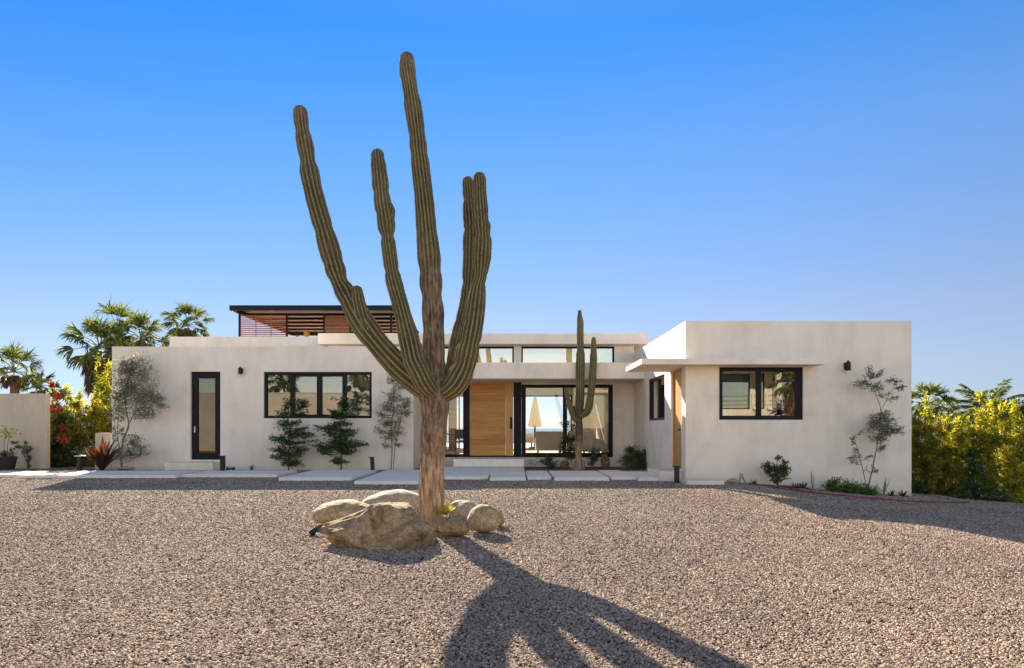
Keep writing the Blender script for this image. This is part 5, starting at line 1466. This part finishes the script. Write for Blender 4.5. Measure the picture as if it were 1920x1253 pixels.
def ground_line(pts, rad, mat, name, label, cat, n=120):
    raw = [np.array(ground_pt(a, b)) for a, b in pts]
    ln = smooth_line(raw, n)
    mb = MB(); mb.tube([(q[0], q[1], ground_z(q[0], q[1])+rad+.028) for q in ln], rad, 7)
    return tag(mb.build(name, mat, None, smooth=True), label, cat)
ground_line([(1404, 912), (1440, 913.5), (1475, 915), (1505, 917), (1523, 922.5), (1512, 925.5), (1490, 920), (1462, 916), (1440, 915), (1452, 918), (1480, 921.5), (1515, 926.5), (1540, 929), (1590, 934), (1640, 938), (1690, 942.5), (1740, 944.5), (1790, 945.5), (1818, 944.5)], .014, M['hose'], 'garden_hose', 'red garden hose looped and trailing along the shaded gravel', 'hose', 220)
ground_line([(1746, 931), (1770, 935), (1795, 940), (1822, 945.5)], .013, M['hose_pale'], 'water_pipe', 'thin pale pipe lying on gravel beside the right fence', 'pipe')
sp = ground_pt(585, 1005)
spot = empty('garden_spotlight', sp, 'small black garden spotlight left of the big brown boulder', 'spotlight')
mb = MB(); mb.tube([Vector(sp)+Vector((-.02, -.02, .03)), Vector(sp)+Vector((.01, 0, .05)), Vector(sp)+Vector((.05, .03, .085))], [.036, .038, .034], 14); mb.build('lamp_head', M['black_metal'], spot, smooth=True)
mb = MB(); mb.tube([Vector(sp)+Vector((.03, .02, -.03)), Vector(sp)+Vector((.02, .01, .05))], .012, 8); mb.build('spike', M['black_metal'], spot)

# ================================================================== FURNITURE seen through the entry glass
def armchair(x, y, rz, label, w=.95, d=.9, h=.78):
    root = empty('armchair', (x, y, FLOOR), label, 'armchair', 'linen lounge seats behind the entry glass')
    c, s = math.cos(rz), math.sin(rz)
    def bx(mb, x0, x1, y0, y1, z0, z1):
        cx_, cy_ = (x0+x1)/2, (y0+y1)/2
        mb.obox((x+cx_*c-cy_*s, y+cx_*s+cy_*c, FLOOR+(z0+z1)/2), ((x1-x0)/2*c, (x1-x0)/2*s, 0), (-(y1-y0)/2*s, (y1-y0)/2*c, 0), (0, 0, (z1-z0)/2))
    mb = MB(); bx(mb, -w/2, w/2, -d/2, -d/2+.2, .12, h); mb.build('backrest', M['linen'], root, bevel=.04)
    for sg in (-1, 1):
        mb = MB(); bx(mb, sg*w/2-(.16 if sg > 0 else 0), sg*w/2+(.16 if sg < 0 else 0), -d/2+.21, d/2, .12, h*.78); mb.build('armrest', M['linen'], root, bevel=.04)
    mb = MB(); bx(mb, -w/2+.17, w/2-.17, -d/2+.21, d/2, .14, .44); mb.build('seat', M['linen'], root, bevel=.04)
    for sx in (-1, 1):
        for sy in (-1, 1):
            mb = MB(); bx(mb, sx*(w/2-.09)-.025, sx*(w/2-.09)+.025, sy*(d/2-.09)-.025, sy*(d/2-.09)+.025, 0, .12); mb.build('leg', M['dark_wood'], root)
armchair(PX(1029, 25.6), 25.6, 0, 'wide linen armchair seen from behind through the entry window', 1.0, .9, .83)
armchair(PX(1087, 25.4), 25.4, 0, 'linen armchair behind the young cactus through the entry window', .95, .9, .85)
armchair(PX(1118, 24.6), 24.8, -1.2, 'linen armchair turned sideways by the grey wall behind the glass', .8, .8, .72)
def lounger(x, y, label):
    root = empty('sun_lounger', (x, y, FLOOR), label, 'sun lounger')
    mb = MB(); mb.obox((x, y, FLOOR+.33), (.34, 0, 0), (0, .6, 0), (0, 0, .05)); mb.build('seat', M['canvas'], root, bevel=.02)
    mb = MB(); mb.obox((x+.02, y-.85, FLOOR+.50), (.34, 0, 0), (0, .32, -.16), (0, .024, .046)); mb.build('backrest', M['canvas'], root, bevel=.02)
    for sx in (-1, 1):
        for sy in (-.5, .5):
            mb = MB(); mb.box(x+sx*.3-.025, x+sx*.3+.025, y+sy-.025, y+sy+.025, FLOOR, FLOOR+.28); mb.build('leg', M['dark_wood'], root)
mb = MB(); mb.box(-14, 12, 29.3, 43.5, .0, FLOOR-.01); tag(mb.build('sea_terrace', M['stone_tile'], None), kind='structure')
lounger(PX(985, 33), 33, 'tan sun lounger on the sea terrace at the left of the window')
ux, uy = PX(1003, 32.0), 32.0
um = empty('beach_umbrella', (ux, uy, FLOOR), 'closed beige beach umbrella seen through the entry window', 'umbrella')
mb = MB(); mb.tube([(ux, uy, FLOOR), (ux, uy, PZ(738, uy))], .05, 10); mb.build('pole', M['dark_wood'], um)
prof = []
zt, zb = PZ(741, uy), PZ(800, uy)
V = []
seg = 32; mb = MB(); base = 0
for i, (rr_, t) in enumerate(((.03, 0), (.10, .2), (.17, .5), (.23, .8), (.27, 1.0))):
    for k in range(seg):
        a = 2*math.pi*k/seg; q = rr_*(1+.22*math.cos(8*a)*t)
        mb.v.append((ux+q*math.cos(a), uy+q*math.sin(a), zt+(zb-zt)*t + (.05*math.cos(8*a) if t == 1 else 0)))
for i in range(4):
    for k in range(seg): mb.f.append((i*seg+k, i*seg+(k+1) % seg, (i+1)*seg+(k+1) % seg, (i+1)*seg+k))
mb.build('canopy', M['canvas'], um, smooth=True)
mb = MB(); mb.lathe((ux, uy, FLOOR), [(.3, 0), (.3, .06), (.06, .08)], 20); mb.build('base', M['charcoal'], um)
tx, ty = PX(850, 26.0), 26.0
dt = empty('dining_table', (tx, ty, FLOOR), 'dining table glimpsed through the sidelight beside the front door', 'table')
mb = MB(); mb.box(tx-1.1, tx+.9, ty-.5, ty+.5, FLOOR+.71, FLOOR+.75); mb.build('table_top', M['dark_wood'], dt)
for sx in (-1.0, .8):
    for sy in (-.42, .42):
        mb = MB(); mb.box(tx+sx-.04, tx+sx+.04, ty+sy-.04, ty+sy+.04, FLOOR, FLOOR+.71); mb.build('leg', M['dark_wood'], dt)
def dchair(x, y, sg, label):
    root = empty('dining_chair', (x, y, FLOOR), label, 'chair', 'dining chairs behind the sidelight')
    mb = MB(); mb.box(x-.22, x+.22, y-.22, y+.22, FLOOR+.43, FLOOR+.47); mb.build('seat', M['dark_wood'], root, bevel=.01)
    mb = MB(); mb.box(x-.22, x+.22, y+sg*.20-.02, y+sg*.20+.02, FLOOR+.56, FLOOR+.90); mb.build('backrest', M['dark_wood'], root, bevel=.01)
    for sx in (-1, 1):
        for sy in (-1, 1):
            mb = MB(); mb.box(x+sx*.19-.018, x+sx*.19+.018, y+sy*.2-.018, y+sy*.2+.018, FLOOR, FLOOR+(.56 if sy == sg else .43)); mb.build('leg', M['dark_wood'], root)
for k, dx in enumerate((-.55, .35)):
    dchair(tx+dx, ty-.72, -1, ('dark dining chair nearest the cactus trunk on the near side', 'dark dining chair nearest the front door on the near side')[k])
    dchair(tx+dx, ty+.72, 1, ('dark dining chair on the far side nearest the cactus trunk', 'dark dining chair on the far side nearest the front door')[k])

# ================================================================== BEHIND THE CAMERA (what the windows mirror)
mb = MB(); mb.box(-26, -4.2, -4.4, -4.1, -.3, 3.55); mb.box(-26, -4.2, -4.43, -4.07, 3.55, 3.62)
tag(mb.build('street_wall', M['street_plaster'], None), 'tall sunlit beige street wall mirrored in the four pane window', 'wall')
fan_palm('fan palm beyond the street wall mirrored in the four pane window', 0, 0, -9, 1.9, 430, n=26, group='palms mirrored in windows', skirt=.8, Xw=-10.5, Zw=5.2)
fan_palm('short fan palm beyond the street wall mirrored at the far left pane', 0, 0, -10, 2.0, 431, n=26, group='palms mirrored in windows', Xw=-17.5, Zw=5.0)
fan_palm('shaggy fan palm mirrored in the right pane of the right wing', 0, 0, -7.5, 1.5, 432, n=26, skirt=2.4, group='palms mirrored in windows', Xw=15.4, Zw=4.1)
nb = empty('neighbour_house', (16, -14, -1), 'cream house with a railed balcony mirrored in the right wing window', 'house')
mb = MB()
mb.panel('x', -14, -.25, 9, 24, -1.5, 6.2, [(9.6, 15.9, 2.5, 4.85), (16.4, 22, 2.5, 4.85), (10.5, 13, -.9, 1.6), (16, 18.5, -.6, 1.5)])
mb.panel('y', 9, .25, -24, -14.25, -1.5, 6.2); mb.panel('y', 24, -.25, -24, -14.25, -1.5, 6.2)
mb.build('wall', M['white_render'], nb)
mb = MB(); mb.box(8.6, 24.4, -24.4, -11.6, 4.95, 5.25) if False else mb.box(8.6, 24.4, -24.4, -11.9, 5.0, 5.22); mb.build('roof', M['white_render'], nb)
mb = MB(); mb.box(10.2, 19, -13.998, -12.0, 2.05, 2.42); mb.build('balcony_slab', M['white_render'], nb)
for x in (10.4, 12.9, 15.4, 18.8):
    mb = MB(); mb.box(x-.06, x+.06, -12.16, -12.04, 2.42, 3.4); mb.build('railing_post', M['white_render'], nb)
for z in (2.72, 2.98, 3.3):
    mb = MB(); mb.tube([(10.46, -12.1, z), (18.74, -12.1, z)], .022, 8); mb.build('rail', M['steel'], nb)
mb = MB(); mb.box(16.0, 16.3, -12.3, -12.0, -1.5, 4.99); mb.build('column', M['white_render'], nb)
for (a, c, z0, z1) in ((9.6, 15.9, 2.5, 4.85), (16.4, 22, 2.5, 4.85), (10.5, 13, -.9, 1.6), (16, 18.5, -.6, 1.5)):
    mb = MB(); frame_x(mb, a+.003, c-.003, z0+.003, z1-.003, -14.18, .08, .07); fw = mb.build('window', M['frame'], nb)
    pane('pane', a+.06, c-.06, z0+.06, z1-.06, -14.14, M['glass_window'], fw)
